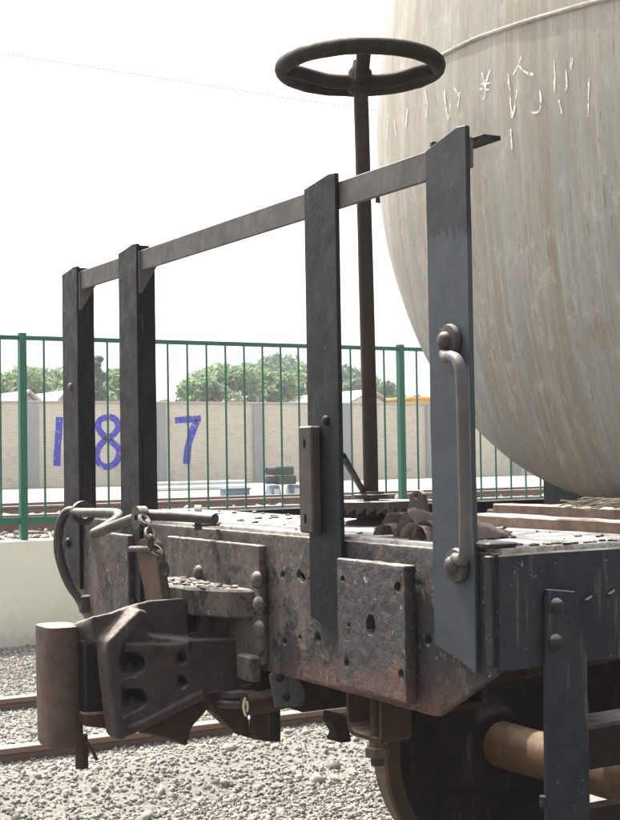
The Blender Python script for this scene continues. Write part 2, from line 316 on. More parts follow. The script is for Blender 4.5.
def bm_box(bm, x0, x1, y0, y1, z0, z1):
    vs_ = [bm.verts.new((x, y, z)) for x in (x0, x1) for y in (y0, y1) for z in (z0, z1)]
    for f in ((0, 1, 3, 2), (4, 6, 7, 5), (0, 4, 5, 1), (2, 3, 7, 6), (0, 2, 6, 4), (1, 5, 7, 3)): bm.faces.new([vs_[i] for i in f])
def bevel(bm, w_, seg=1):
    if w_ > 0:
        es = [e for e in bm.edges if e.calc_face_angle(0) > .5]
        bmesh.ops.bevel(bm, geom=es, offset=w_, segments=seg, affect='EDGES', profile=.5, clamp_overlap=True)
def roughen(bm, size, amp, freq=9.0, axis=None):
    for _ in range(4):
        es = [e for e in bm.edges if e.calc_length() > size * 1.6]
        if not es: break
        bmesh.ops.subdivide_edges(bm, edges=es, cuts=1, use_grid_fill=True)
    bmesh.ops.triangulate(bm, faces=[f for f in bm.faces if len(f.verts) > 4])
    for v in bm.verts:
        n = noise.noise_vector(v.co * freq) * amp + noise.noise_vector(v.co * freq * 3.1) * amp * .5
        v.co += n
def crustify(o, step=.012, amp=.0028, seed=0.0, xr=None):
    """slice a plate into a fine grid and raise flakes and pits on its front face"""
    bm = bmesh.new(); bm.from_mesh(o.data); bmesh.ops.triangulate(bm, faces=[f for f in bm.faces if len(f.verts) > 4])
    ys_ = [v.co.y for v in bm.verts]; zs_ = [v.co.z for v in bm.verts]
    for ax, lo_, hi in ((1, min(ys_), max(ys_)), (2, min(zs_), max(zs_))):
        no = Vector((0, 1, 0)) if ax == 1 else Vector((0, 0, 1)); k = lo_ + step
        while k < hi - step * .3:
            co = Vector((0, 0, 0)); co[ax] = k
            bmesh.ops.bisect_plane(bm, geom=bm.verts[:] + bm.edges[:] + bm.faces[:], plane_co=co, plane_no=no, dist=.0004); k += step
    S_ = Vector((seed, seed * 2, 0))
    for v in bm.verts:
        p = v.co + S_; a_ = noise.noise(p * 18) + .7 * noise.noise(p * 52); fl = max(0.0, min(1.0, (a_ - .12) * 5))
        pit = max(0.0, noise.noise(p * 62 + Vector((9, 3, 1))) - .40) * 2.2
        v.co.x += -amp * fl + amp * 1.5 * pit + noise.noise(p * 7) * .0015 - noise.noise(p * 90) * amp * .3
        v.co.y += noise.noise(p * 40 + Vector((3, 0, 0))) * .0016; v.co.z += noise.noise(p * 40 + Vector((0, 5, 0))) * .0016
    bm.to_mesh(o.data); bm.free(); set_angle(o, 50)
def box(name, x0, x1, y0, y1, z0, z1, mat, parent=None, bv=.003, rough=0, size=.05):
    bm = bmesh.new(); bm_box(bm, x0, x1, y0, y1, z0, z1); bmesh.ops.recalc_face_normals(bm, faces=bm.faces[:]); bevel(bm, bv)
    if rough: roughen(bm, size, rough)
    return from_bm(name, bm, mat, parent)
def prism(name, poly, d, mat, parent=None, bv=.003, rough=0, size=.05, seg=1, smooth=False):
    """poly: 3D points of one face; d: extrusion vector"""
    bm = bmesh.new(); a = [bm.verts.new(p) for p in poly]; d = Vector(d); b = [bm.verts.new(Vector(p) + d) for p in poly]
    bm.faces.new(a); bm.faces.new(b[::-1]); n = len(a)
    for i in range(n): bm.faces.new([a[i], b[i], b[(i + 1) % n], a[(i + 1) % n]])
    bmesh.ops.recalc_face_normals(bm, faces=bm.faces[:]); bevel(bm, bv, seg)
    if rough: roughen(bm, size, rough)
    return from_bm(name, bm, mat, parent, smooth)
def smooth_path(pts, k=6, closed=False):
    P = [Vector(p) for p in pts]; out = []; n = len(P)
    rngi = range(n if closed else n - 1)
    for i in rngi:
        g = (lambda j: P[j % n]) if closed else (lambda j: P[max(0, min(n - 1, j))])
        p0, p1, p2, p3 = g(i - 1), g(i), g(i + 1), g(i + 2)
        for j in range(k):
            t = j / k
            out.append(.5 * ((2 * p1) + (p2 - p0) * t + (2 * p0 - 5 * p1 + 4 * p2 - p3) * t * t + (3 * p1 - p0 - 3 * p2 + p3) * t ** 3))
    if not closed: out.append(P[-1])
    return out
def bm_tube(bm, pts, r, seg=10, closed=False, flat=None):
    pts = [Vector(p) for p in pts]; n = len(pts); rings = []
    up = None
    for i, p in enumerate(pts):
        a = pts[i - 1] if (i > 0 or closed) else p; b = pts[(i + 1) % n] if (i < n - 1 or closed) else p
        t = (b - a).normalized()
        if up is None:
            up = Vector((0, 0, 1)) if abs(t.z) < .9 else Vector((1, 0, 0))
        x = t.cross(up).normalized(); y = x.cross(t).normalized(); up = y
        rr = r[i] if isinstance(r, (list, tuple)) else r
        fx, fy = flat or (1, 1)
        rings.append([bm.verts.new(p + (x * math.cos(q) * fx + y * math.sin(q) * fy) * rr) for q in [2 * math.pi * j / seg for j in range(seg)]])
    for i in range(n if closed else n - 1):
        A, B = rings[i], rings[(i + 1) % n]
        for j in range(seg): bm.faces.new([A[j], A[(j + 1) % seg], B[(j + 1) % seg], B[j]])
    if not closed: bm.faces.new(rings[0][::-1]); bm.faces.new(rings[-1])
def tube(name, pts, r, mat, parent=None, seg=10, k=0, closed=False, smooth=True, flat=None, rough=0):
    bm = bmesh.new(); bm_tube(bm, smooth_path(pts, k, closed) if k else pts, r, seg, closed, flat)
    if rough:
        for v in bm.verts: v.co += noise.noise_vector(v.co * 30) * rough
    o = from_bm(name, bm, mat, parent, smooth)
    if smooth: set_angle(o)
    return o
def set_angle(o, a=45):
    me = o.data; bm = bmesh.new(); bm.from_mesh(me)
    for e in bm.edges: e.smooth = e.calc_face_angle(0) < math.radians(a)
    for f in bm.faces: f.smooth = True
    bm.to_mesh(me); bm.free()
def lathe(name, prof, origin, axis, mat, parent=None, seg=24, smooth=True, ring=False):
    """prof: list of (r, h) along axis"""
    ax = Vector(axis).normalized(); u = ax.orthogonal().normalized(); v = ax.cross(u); O = Vector(origin); bm = bmesh.new(); rings = []
    for r, h in prof:
        if r < 1e-6: rings.append([bm.verts.new(O + ax * h)])
        else: rings.append([bm.verts.new(O + ax * h + (u * math.cos(2 * math.pi * j / seg) + v * math.sin(2 * math.pi * j / seg)) * r) for j in range(seg)])
    for A, B in (zip(rings, rings[1:] + rings[:1]) if ring else zip(rings, rings[1:])):
        for j in range(seg):
            k = (j + 1) % seg
            if len(A) == 1 and len(B) == 1: continue
            if len(A) == 1: bm.faces.new([A[0], B[k], B[j]])
            elif len(B) == 1: bm.faces.new([A[j], A[k], B[0]])
            else: bm.faces.new([A[j], A[k], B[k], B[j]])
    if len(rings[0]) > 1 and not ring: bm.faces.new(rings[0])
    if len(rings[-1]) > 1 and not ring: bm.faces.new(rings[-1][::-1])
    o = from_bm(name, bm, mat, parent, smooth)
    if smooth: set_angle(o, 38)
    return o
def cut(o, cutters):
    """real holes: subtract each cutter mesh"""
    for c in cutters:
        md = o.modifiers.new('cut', 'BOOLEAN'); md.operation = 'DIFFERENCE'; md.solver = 'EXACT'; md.object = c
    bpy.context.view_layer.update()
    dg = bpy.context.evaluated_depsgraph_get()
    me = bpy.data.meshes.new_from_object(o.evaluated_get(dg)); old = o.data
    o.modifiers.clear(); o.data = me; me.name = old.name
    for c in cutters: bpy.data.objects.remove(c, do_unlink=True)
def cyl_cutter(p, axis, r, h, rz=None, seg=14):
    ax = Vector(axis).normalized(); u = Vector((0, 1, 0)) if abs(ax.y) < .9 else Vector((1, 0, 0)); v = ax.cross(u); u = v.cross(ax)
    bm = bmesh.new(); p = Vector(p)
    A = [bm.verts.new(p - ax * h / 2 + u * math.cos(q) * r + v * math.sin(q) * (rz or r)) for q in [2 * math.pi * j / seg for j in range(seg)]]
    B = [bm.verts.new(a.co + ax * h) for a in A]
    bm.faces.new(A); bm.faces.new(B[::-1])
    for j in range(seg): bm.faces.new([A[j], B[j], B[(j + 1) % seg], A[(j + 1) % seg]])
    return from_bm('cutter', bm, None)
def np_mesh(name, V, F, mat, parent=None, tone=None):
    me = bpy.data.meshes.new(name); V = np.asarray(V, np.float32); F = np.asarray(F, np.int32); n, k = F.shape
    me.vertices.add(len(V)); me.vertices.foreach_set('co', V.ravel()); me.loops.add(n * k); me.loops.foreach_set('vertex_index', F.ravel())
    me.polygons.add(n); me.polygons.foreach_set('loop_start', np.arange(0, n * k, k, dtype=np.int32)); me.update(calc_edges=True)
    if tone is not None:
        at = me.attributes.new('tone', 'FLOAT', 'POINT'); at.data.foreach_set('value', np.asarray(tone, np.float32))
    return mesh_obj(name, me, mat, parent)
def sheet(name, x0, x1, y0, y1, z, mat, kind='structure'):
    bm = bmesh.new(); bm.faces.new([bm.verts.new(p) for p in ((x0, y0, z), (x1, y0, z), (x1, y1, z), (x0, y1, z))])
    return tag(from_bm(name, bm, mat), kind=kind)

# ------------------------------------------------------------------ setting
GZ, YZ, YF = -.20, .70, 8.58        # track-side ground, yard level behind the fence, fence line
sheet('ground', -2500, 2500, -2500, YF + .05, GZ, 'ground')
sheet('yard_ground', -2500, 2500, YF + .04, 3000, YZ, 'yard')

def bed(y):
    """height of the ballast over the ground across the neighbouring track"""
    return .115 * np.clip((y - 2.55) / .45, 0, 1) * np.clip((5.75 - y) / .45, 0, 1)
bm = bmesh.new(); ys = [2.5, 2.55, 2.8, 3.0, 3.35, 4.1, 4.8, 5.3, 5.55, 5.75, 5.8]; prev = None
for x in np.linspace(-60, 120, 37):
    row = [bm.verts.new((x, y, GZ + .004 + float(bed(y)) - (.02 if y in (2.5, 5.8) else 0))) for y in ys]
    if prev:
        for i in range(len(ys) - 1): bm.faces.new([prev[i], row[i], row[i + 1], prev[i + 1]])
    prev = row
tag(from_bm('ballast_bed', bm, 'ground'), kind='structure')

# ---- crushed stone on the near ground and the yard: nobody could count it
def stones(name, n, xr, yr, z, smin, smax, lab, wedge=None, big=.04):
    cube = np.array([(a_, b_, c_) for a_ in (-1, 1) for b_ in (-1, 1) for c_ in (-1, 1)], float) * .62
    fc = np.array([(0, 1, 3), (0, 3, 2), (4, 6, 7), (4, 7, 5), (0, 4, 5), (0, 5, 1), (2, 3, 7), (2, 7, 6), (0, 2, 6), (0, 6, 4), (1, 5, 7), (1, 7, 3)])
    x = rng.uniform(*xr, n * 4); y = rng.uniform(*yr, n * 4)
    if wedge is not None:
        a1_ = np.arctan2(y - wedge[1], x - wedge[0]); keep = (a1_ > wedge[2]) & (a1_ < wedge[3]); x, y = x[keep], y[keep]
    x, y = x[:n], y[:n]; n = len(x)
    s = smin + (smax - smin) * rng.random(n) ** 2.4; bigm = rng.random(n) < big; s[bigm] *= rng.uniform(1.4, 2.6, bigm.sum())
    ang = rng.uniform(0, 2 * np.pi, n); tone = np.clip(rng.normal(.45, .28, n) + .25 * bigm, 0, 1)
    V = (cube[None] + rng.uniform(-.36, .36, (n, 8, 3))) * np.stack([s, s * rng.uniform(.55, 1, n), s * rng.uniform(.4, .85, n)], 1)[:, None]
    q = rng.normal(size=(n, 4)) * np.array([1, .35, .35, 1]); q /= np.linalg.norm(q, axis=1, keepdims=True); w_, a1, a2, a3 = q.T
    Rm = np.stack([1 - 2 * (a2 * a2 + a3 * a3), 2 * (a1 * a2 - w_ * a3), 2 * (a1 * a3 + w_ * a2), 2 * (a1 * a2 + w_ * a3), 1 - 2 * (a1 * a1 + a3 * a3), 2 * (a2 * a3 - w_ * a1), 2 * (a1 * a3 - w_ * a2), 2 * (a2 * a3 + w_ * a1), 1 - 2 * (a1 * a1 + a2 * a2)], 1).reshape(n, 3, 3)
    V = np.einsum('nij,nkj->nki', Rm, V)
    X = V[..., 0] + x[:, None]; Y = V[..., 1] + y[:, None]; Z = V[..., 2] + z + (s * .25)[:, None] + (bed(y)[:, None] if z < 0 else 0)
    F = (fc[None] + 8 * np.arange(n)[:, None, None]).reshape(-1, 3)
    o = np_mesh(name, np.stack([X, Y, Z], -1).reshape(-1, 3), F, 'stone', tone=np.repeat(tone, 8))
    tag(o, lab, 'gravel', kind='stuff')
stones('gravel', 135000, (-1.3, 7.2), (1.7, 8.45), GZ, .006, .019, 'pale grey crushed stone scattered beside the neighbouring track', (-1.75, -3.58, math.radians(50), math.radians(82)), big=.02)
stones('yard_gravel', 9000, (1, 16), (8.8, 16), YZ, .012, .045, 'pale crushed stone between the yard tracks behind the green fence')

# ---- rails
RP = [(-.06, 0), (.06, 0), (.062, .012), (.012, .028), (.011, .105), (.034, .118), (.035, .146), (.026, .152), (-.026, .152), (-.035, .146), (-.034, .118), (-.011, .105), (-.012, .028), (-.062, .012)]
WZ0 = -.0925
def rail(y, ztop, lab, x0=-60, x1=120, group='railway rails'):
    o = prism('rail', [(x0, y + a, ztop - .152 + b) for a, b in RP], (x1 - x0, 0, 0), 'rail', None, bv=0)
    tag(o, lab, 'rail', group)
for s_, t_ in ((-1, 'rail under the near wheels of the tank wagon'), (1, 'rail under the far wheels of the tank wagon')): rail(s_ * .7525, WZ0 - .0, t_)
rail(3.39, 0, 'rail of the neighbouring track on the tank wagon side'); rail(4.825, 0, 'rail of the neighbouring track on the plastered wall side')
for y, ys in ((10.6, 'nearer the green fence'), (15.0, 'nearer the tan brick wall')):
    rail(y, YZ + .13, 'yard rail, fence side rail of the track %s' % ys); rail(y + 1.435, YZ + .13, 'yard rail, brick wall side rail of the track %s' % ys)
sm = None
for ti, y in enumerate((10.6, 15.0)):
    for i in range(26):
        if sm is None:
            so_ = box('sleeper', -.11, .11, -1.2, 1.2, -.03, .025, 'sleeper', bv=.01); sm = so_.data
        else:
            so_ = bpy.data.objects.new('sleeper', sm); col.objects.link(so_)
        so_.location = (1 + i * .62, y + .7175, YZ)
        tag(so_, 'dark timber sleeper under the yard track ' + ('nearer the green fence' if ti == 0 else 'nearer the tan brick wall'), 'sleeper', 'sleepers of the yard track %d' % (ti + 1))

# ---- low plastered retaining wall with the green fence on it
rw = box('retaining_wall', -40, 60, YF - .12, YF + .12, GZ - .3, .738, 'plaster', bv=.01)
tag(rw, 'low cream plastered wall carrying the green fence', 'wall')
fe = empty('metal_fence', (2.24, YF, .738), 'green railing fence with thin upright bars standing on the cream wall', 'fence')
FX0, PAN = 2.24 - 4.1 * 2, 4.1
bar_me = post_me = None
def shared(name, me, loc, mat):
    o = bpy.data.objects.new(name, me); link(o, fe); o.location = loc; return o
bmx = bmesh.new(); bm_box(bmx, -.032, .032, -.032, .032, 0, 1.87); bevel(bmx, .004); post_me = bpy.data.meshes.new('post'); bmx.to_mesh(post_me); bmx.free(); post_me.materials.append(M['green'])
bmx = bmesh.new(); bm_tube(bmx, [(0, 0, .93), (0, 0, 2.56)], .0105, 8); bar_me = bpy.data.meshes.new('bar'); bmx.to_mesh(bar_me); bmx.free(); bar_me.materials.append(M['green'])
for p in range(7):
    x = FX0 + PAN * p
    shared('post', post_me, (x, YF, .739), 'green')
    if p < 6:
        box('top_rail', x + .032, x + PAN - .032, YF - .018, YF + .018, 2.545, 2.585, 'green', fe, .003)
        box('bottom_rail', x + .032, x + PAN - .032, YF - .016, YF + .016, .885, .945, 'green', fe, .003)
        for b in range(1, 20):
            o = shared('bar', bar_me, (x + PAN / 20 * b, YF, 0), 'green')

# ---- far brick wall with the painted number
YW = 33.0
wall = empty('brick_wall', (15, YW, YZ), 'long tan brick boundary wall with blue painted number', 'wall')
def fw(u, v): p = onY(u, v, YW); return p
WT = 3.0
box('wall_panel', -40, 90, YW, YW + .24, YZ - .3, WT, 'brick', wall, .0)
box('coping', -40, 90, YW - .04, YW + .28, WT, WT + .07, 'cap', wall, .01)
for u in (-40, 32, 160, 258, 345, 430, 515, 600):
    p = fw(u, 440); box('pilaster', p.x - .17, p.x + .17, YW - .10, YW - .001, YZ - .2, WT - .02, 'concrete', wall, .01)
def stroke(name, pts3, w_, nrm, mat, parent, th=.006):
    """flat painted stroke: ribbon following points, raised th along the normal"""
    bm = bmesh.new(); n = len(pts3); L = []
    nrm = nrm if callable(nrm) else (lambda p, _n=Vector(nrm): _n)
    for i in range(n):
        a, b = pts3[max(0, i - 1)], pts3[min(n - 1, i + 1)]; t = (b - a).normalized(); N = nrm(pts3[i]); s = N.cross(t).normalized()
        ww = (w_[i] if isinstance(w_, list) else w_) * .5
        L.append((bm.verts.new(pts3[i] + s * ww + N * th), bm.verts.new(pts3[i] - s * ww + N * th)))
    for (a, b), (c, d) in zip(L, L[1:]): bm.faces.new([a, b, d, c])
    return from_bm(name, bm, mat, parent)
def wstroke(pts, wpx, mat='blue', k=6):
    P = [fw(u, v) for u, v in pts]; P = smooth_path(P, k) if k else P
    ww = wpx * (.034 if mat == 'blue' else .03); W_ = [ww * (1 + .18 * noise.noise(p * 3)) for p in P]
    stroke('painted_digit', P, W_, (0, -1, 0), mat, wall, .004)
wstroke([(59.5, 417), (59, 430), (57.5, 450), (57, 466)], 6)
wstroke([(109, 417), (100, 420), (98.5, 428), (104, 436), (112, 442), (119, 450), (117, 461), (108, 467), (99, 463), (97, 453), (102, 443), (112, 436), (118, 428), (116, 420), (109, 417)], 5.5)
wstroke([(175, 420.5), (186, 419.5), (201, 418.5)], 6, k=3)
wstroke([(198, 420), (193, 430), (188.5, 445), (186.5, 464)], 6.5)
for pts in ([(388, 426), (380, 426), (379, 433), (386, 434), (388, 440), (381, 444)], [(398, 430), (403, 427), (405, 433), (398, 443), (407, 443)], [(424, 426), (418, 432), (417, 440), (422, 444), (426, 439), (419, 436)], [(300, 425), (296, 440)], [(308, 446), (301, 432), (313, 432)],
            [(228, 425), (234, 440), (238, 424)], [(241, 450), (247, 438), (252, 452)]): wstroke(pts, 1.2, 'chalk')
# white pipes along the wall foot
for i, (zz, yy) in enumerate(((YZ + .08, 29.8), (YZ + .07, 24.5))):
    o = tube('pipe', [(onY(148, 487, yy).x, yy, zz), (onY(246, 487, yy).x, yy, zz)], .05, 'white', None, 10); tag(o, 'white pipe lying on the yard ground ' + ('close to the brick wall foot' if i == 0 else 'farther out from the brick wall'), 'pipe')

# ---- railway hardware in the yard
BY = 17.3
p0, p1 = onY(228, 500, BY), onY(250, 500, BY)
bxr = empty('equipment_box', (p0.x, BY, YZ), 'low grey-blue equipment box with lid standing beside the yard track', 'equipment box')
box('box_body', p0.x, p1.x, BY, BY + .3, YZ, YZ + .2, 'box_blue', bxr, .008); box('lid', p0.x - .02, p1.x + .02, BY - .02, BY + .32, YZ + .2, YZ + .235, 'box_blue', bxr, .008)
box('concrete_foot', p0.x - .04, p1.x + .04, BY - .04, BY + .34, YZ - .05, YZ - .001 + .03, 'white', bxr, .006)
sx = onY(281, 495, BY).x
sg = empty('dwarf_signal', (sx, BY, YZ), 'dark dwarf railway signal with two hooded lamps on white legs', 'signal')
box('lamp_case', sx - .10, sx + .26, BY - .1, BY + .1, YZ + .27, YZ + .42, 'sig', sg, .02); box('lamp_case', sx - .14, sx + .22, BY - .09, BY + .11, YZ + .43, YZ + .58, 'sig', sg, .02)
for z in (.345, .505):
    tube('lamp_hood', [(sx - .11, BY, YZ + z), (sx - .27, BY, YZ + z)], .065, 'sig', sg, 14); tube('lens', [(sx - .271, BY, YZ + z), (sx - .276, BY, YZ + z)], .05, 'lens', sg, 14)
for dx in (-.15, .24):
    prism('leg', [(sx + dx - .13, BY - .12, YZ - .02), (sx + dx + .13, BY - .12, YZ - .02), (sx + dx + .06, BY - .12, YZ + .26), (sx + dx - .06, BY - .12, YZ + .26)], (0, .24, 0), 'box_blue', sg, .01)
    box('plate', sx + dx - .05, sx + dx + .05, BY - .14, BY - .121, YZ + .04, YZ + .2, 'white', sg, .004)

# ---- overhead cable
o = tube('overhead_cable', [(-30 + 8 * i, 32, 12.4 - .02 * (i * 8 - 30) - .0 + .0008 * (8 * i - 46) ** 2) for i in range(13)], .012, 'cable', None, 6); tag(o, 'thin overhead cable crossing the white sky', 'cable')

# ---- houses and works plant behind the wall
def gable(u0, u1, y, zt, zr, lab, wm, rm, d=6):
    a, b = onY(u0, 400, y).x, onY(u1, 400, y).x; h = empty('shed', ((a + b) / 2, y, YZ), lab, 'shed')
    prism('wall', [(a, y, YZ), (b, y, YZ), (b, y, zt), ((a + b) / 2, y, zr), (a, y, zt)], (0, d, 0), wm, h, 0)
    o1 = .25; m_ = (a + b) / 2; sl_ = (zr - zt) / (m_ - a)
    for sgn in (-1, 1):
        e = m_ + sgn * (m_ - a + o1); ez = zr - sl_ * (m_ - a + o1)
        prism('roof', [(m_, y - .3, zr + .05), (e, y - .3, ez + .05), (e, y - .3, ez + .13), (m_, y - .3, zr + .13)], (0, d + .6, 0), rm, h, 0)
    box('window', m_ - .4, m_ + .4, y - .03, y - .005, zt - 1.2, zt - .4, 'glass', h, 0)
gable(8, 46, 39, 3.0, 3.55, 'pale gabled shed behind the brick wall near the figure 1', 'concrete', 'roof')
gable(48, 78, 40, 3.0, 3.6, 'smaller grey roofed shed beside the pale gabled shed', 'concrete', 'roof')
gable(338, 398, 40, 3.1, 3.75, 'wide low shed with pale roof behind the wall, beside the orange cab', 'white', 'roof')
a = onY(411, 400, 38); cb = empty('machine_cab', (a.x, 38, YZ), 'orange-yellow machine cab rising behind the brick wall', 'machine')
box('cab_body', a.x, a.x + 1.3, 38, 39.4, YZ + .5, 3.42, 'yellow', cb, .03); box('cab_roof', a.x - .1, a.x + 1.4, 37.9, 39.5, 3.42, 3.52, 'yellow', cb, .02)
box('window', a.x + .2, a.x + 1.0, 37.97, 37.995, 2.9, 3.3, 'glass', cb, 0); box('track_base', a.x - .2, a.x + 1.5, 37.9, 39.5, YZ, YZ + .5, 'sig', cb, .05)

# ---- trees beyond the wall
def tree(u, y, ztop, rx, lab, mat='leaf1', n=5200, lean=0, conical=False, leaf=.13):
    x = onY(u, 400, y).x; base = YZ; hgt = ztop - base
    t = empty('tree', (x, y, base), lab, 'tree', 'trees beyond the brick wall')
    bm = bmesh.new(); top = Vector((x + lean, y, base + hgt * .8))
    bm_tube(bm, [Vector((x, y, base - .1)), Vector((x + lean * .3, y, base + hgt * .35)), top], [.2, .14, .04], 8)
    centers = []
    for i in range(17 if not conical else 14):
        f = .32 + .68 * (i + .5) / (17 if not conical else 14)
        rad = rx * (1.08 - (f - .55) ** 2 * 2.6) if not conical else rx * (1.15 - f)
        a_ = i * 2.4 + random.random(); rr = rad * random.uniform(.25, .8)
        c = Vector((x + lean * f + math.cos(a_) * rr, y + math.sin(a_) * rr, base + hgt * f * .93)); centers.append((c, rad * random.uniform(.38, .62)))
        s = Vector((x + lean * f * .6, y, base + hgt * max(.25, f - .25))); bm_tube(bm, [s, (s + c) / 2 + Vector((0, 0, .1)), c], [.06, .04, .015], 5)
    from_bm('trunk', bm, 'bark', t, True)
    per = n // len(centers); C_ = []; T_ = []
    for c, r in centers:
        d = rng.normal(size=(per, 3)); d /= np.linalg.norm(d, axis=1, keepdims=True); rad = r * (.35 + .75 * rng.random(per) ** .45)
        C_.append(np.array(c) + d * rad[:, None] * np.array([1, 1, .72])); T_.append(np.clip(rng.normal(.5, .2, per) + .25 * random.uniform(-1, 1), 0, 1))
    C_ = np.concatenate(C_); T_ = np.concatenate(T_); N = len(C_); s = leaf * rng.uniform(.6, 1.3, N)[:, None]
    a1 = rng.normal(size=(N, 3)); a1 /= np.linalg.norm(a1, axis=1, keepdims=True); a2 = np.cross(a1, rng.normal(size=(N, 3))); a2 /= np.linalg.norm(a2, axis=1, keepdims=True)
    V = np.stack([C_ - a1 * s, C_ + a2 * s * .5, C_ + a1 * s, C_ - a2 * s * .5], 1).reshape(-1, 3)
    np_mesh('crown', V, np.arange(4 * N).reshape(-1, 4), mat, t, np.repeat(T_, 4))
TR = [(22, 46, 4.9, 1.5, 'rounded leafy tree behind the pale gabled shed', 'leaf1', 0), (47, 52, 5.3, 1.7, 'dark leafy tree between the pale gabled shed and the smaller grey shed', 'leaf2', 0),
      (72, 47, 5.0, 1.5, 'light green tree standing over the smaller grey shed', 'leaf1', 0), (98, 46, 5.7, 1.1, 'narrow tapering evergreen tree above the figure 8', 'leaf2', 1), (114, 50, 5.2, 1.3, 'leafy tree just beside the narrow evergreen', 'leaf1', 0),
      (203, 45, 4.7, 1.5, 'broad low light green tree, first of the clump over the figure 7', 'leaf1', 0), (228, 46, 5.2, 1.8, 'broad light green tree next to the low one over the figure 7', 'leaf1', 0), (247, 52, 5.7, 1.7, 'taller dark tree behind the broad light green tree', 'leaf2', 0),
      (268, 46, 5.0, 1.4, 'light green tree over the dwarf signal', 'leaf1', 0), (283, 53, 6.2, 2.0, 'tall dark tree above the dwarf signal, tallest of its clump', 'leaf2', 0), (303, 47, 5.4, 1.6, 'leafy tree behind the platform post with the lamp bracket', 'leaf1', 0),
      (350, 52, 5.7, 1.6, 'dark tree behind the wide low shed', 'leaf2', 0), (372, 53, 5.2, 1.5, 'hazy tree behind the brake staff', 'leaf2', 0), (392, 56, 5.0, 1.3, 'hazy tree between the brake staff and the fence post', 'leaf2', 0), (417, 58, 4.7, 1.0, 'small hazy tree above the orange cab', 'leaf2', 0),
      (166, 50, 3.9, .9, 'low bush top showing just over the wall near the figure 7', 'leaf1', 0)]
for u, y, zt, rx, lab, mt, con in TR: tree(u, y, zt, rx, lab, mt, conical=bool(con))

# ------------------------------------------------------------------ the tank wagon
wg = empty('tank_wagon', (5.5, 0, 0), 'weathered cream railway tank wagon with dark end platform and brake wheel', 'tank wagon')
L_ = 11.4
# headstock: fish-bellied plate, deeper in the middle
HT, HB = 1.252, .885
hp = [(0, -1.288, HT), (0, 1.288, HT), (0, 1.288, 1.008), (0, 1.07, HB), (0, -1.07, HB), (0, -1.288, 1.008)]
head = prism('headstock', hp, (.016, 0, 0), 'head', wg, .002, 0)
holes = [(283, 575, 3, 4.5), (299.5, 574.6, 3.6, 5.5), (302.5, 577.5, 3, 5), (285, 642, 2.4, 4), (300, 637, 2, 3.2), (318, 637.5, 3.8, 6.5), (428.5, 640, 3.5, 7), (310.5, 579, 1.6, 3), (214, 560, 2, 3), (122, 551, 2.4, 4), (110, 560, 1.6, 2.6)]
cs = []
for u, v, rw_, rh in holes:
    p = onX(u, v, 0); k = (p - Vector(CAM)).length / PF
    cs.append(cyl_cutter(p, (1, 0, 0), rw_ * k * 1.65, .06, rh * k))
for u, v, rw_, rh in [(343.5, 579, 2.2, 3.6), (398, 587, 3.2, 6), (371, 625, 5.2, 11), (347, 663, 2.8, 5), (402, 674, 3.2, 5.5)]:
    p = onX(u, v, -.034); k = (p - Vector(CAM)).length / PF; cs.append(cyl_cutter((0, p.y, p.z), (1, 0, 0), rw_ * k * 2.0, .06, rh * k * 1.2))
cut(head, cs)
crustify(head, .0115, .0012)
box('bottom_flange', .0165, .13, -1.06, 1.06, HB + .004, HB + .016, 'rust_dark', head, .002)
box('back_web', .13, .145, -1.06, 1.06, HB + .004, HT - .02, 'rust_dark', head, .002)
def face_plate(name, y0, y1, z0, z1, th, mat, hol=(), rough=.003):
    p = prism(name, [(-.005, y0, z0), (-.005, y1, z0), (-.005, y1, z1), (-.005, y0, z1)], (-th + .004, 0, 0), mat, head, .003)
    c_ = []
    for u, v, rw_, rh in hol:
        q = onX(u, v, -th); k = (q - Vector(CAM)).length / PF; c_.append(cyl_cutter(q, (1, 0, 0), rw_ * k * 1.7, th * 1.5, rh * k))
    if c_: cut(p, c_)
    crustify(p, .0095, .0012, y0); return p
face_plate('side_plate', -1.005, -.712, .905, 1.212, .034, 'head_plate', [(343.5, 579, 2.2, 3.6), (398, 587, 3.2, 6), (371, 625, 5.2, 11), (349.6, 625, 1.6, 3), (347, 663, 2.8, 5), (402, 674, 3.2, 5.5)])
face_plate('centre_plate', -.30, .30, .905, 1.222, .026, 'head')
face_plate('side_plate', .60, .955, .905, 1.212, .03, 'head')
def rivet(p, axis, r, mat, parent, h=.55):
    prof = [(r, 0)] + [(r * math.cos(a_), r * h * math.sin(a_) + .002) for a_ in (0, .35, .7, 1.05, 1.35)] + [(0, r * h + .002)]
    return lathe('rivet', prof, p, axis, mat, parent, 12)
for u, v, r in ((199.7, 572.5, .022), (258, 580, .024), (260, 605, .024), (260.4, 629.5, .024)): rivet(onX(u, v, -.027), (-1, 0, 0), r, 'head', head, .7)
# striker block over the coupler, with crust of dirt on top
sp = [(0, -.275, 1.03), (-.07, -.255, 1.03), (-.125, -.13, 1.03), (-.13, .12, 1.03), (-.09, .20, 1.03), (0, .24, 1.03)]
prism('striker_block', [(x - .0275, y, z) for x, y, z in sp], (0, 0, .075), 'head', head, .006, .003, .03)
bm = bmesh.new()
for i in range(90):
    c = Vector((random.uniform(-.13, -.03), random.uniform(-.21, .19), 1.106)); s = .003 + .009 * random.random() ** 2
    g = bmesh.ops.create_icosphere(bm, subdivisions=1, radius=s)['verts']
    for v in g: v.co = Vector((v.co.x * 1.4, v.co.y * 1.4, v.co.z * .6)) + c + noise.noise_vector((v.co + c) * 60) * s * .5
tag(from_bm('dirt_crust', bm, 'head', head), kind='stuff')
box('striker_leg', -.11, -.0275, .10, .15, .95, 1.034, 'head', head, .004); prism('striker_leg', [(-.06, -.215, .862), (-.06, -.30, .862), (-.06, -.30, .93), (-.06, -.215, .93)], (.033, 0, 0), 'head_plate', head, .006, .002, .02)
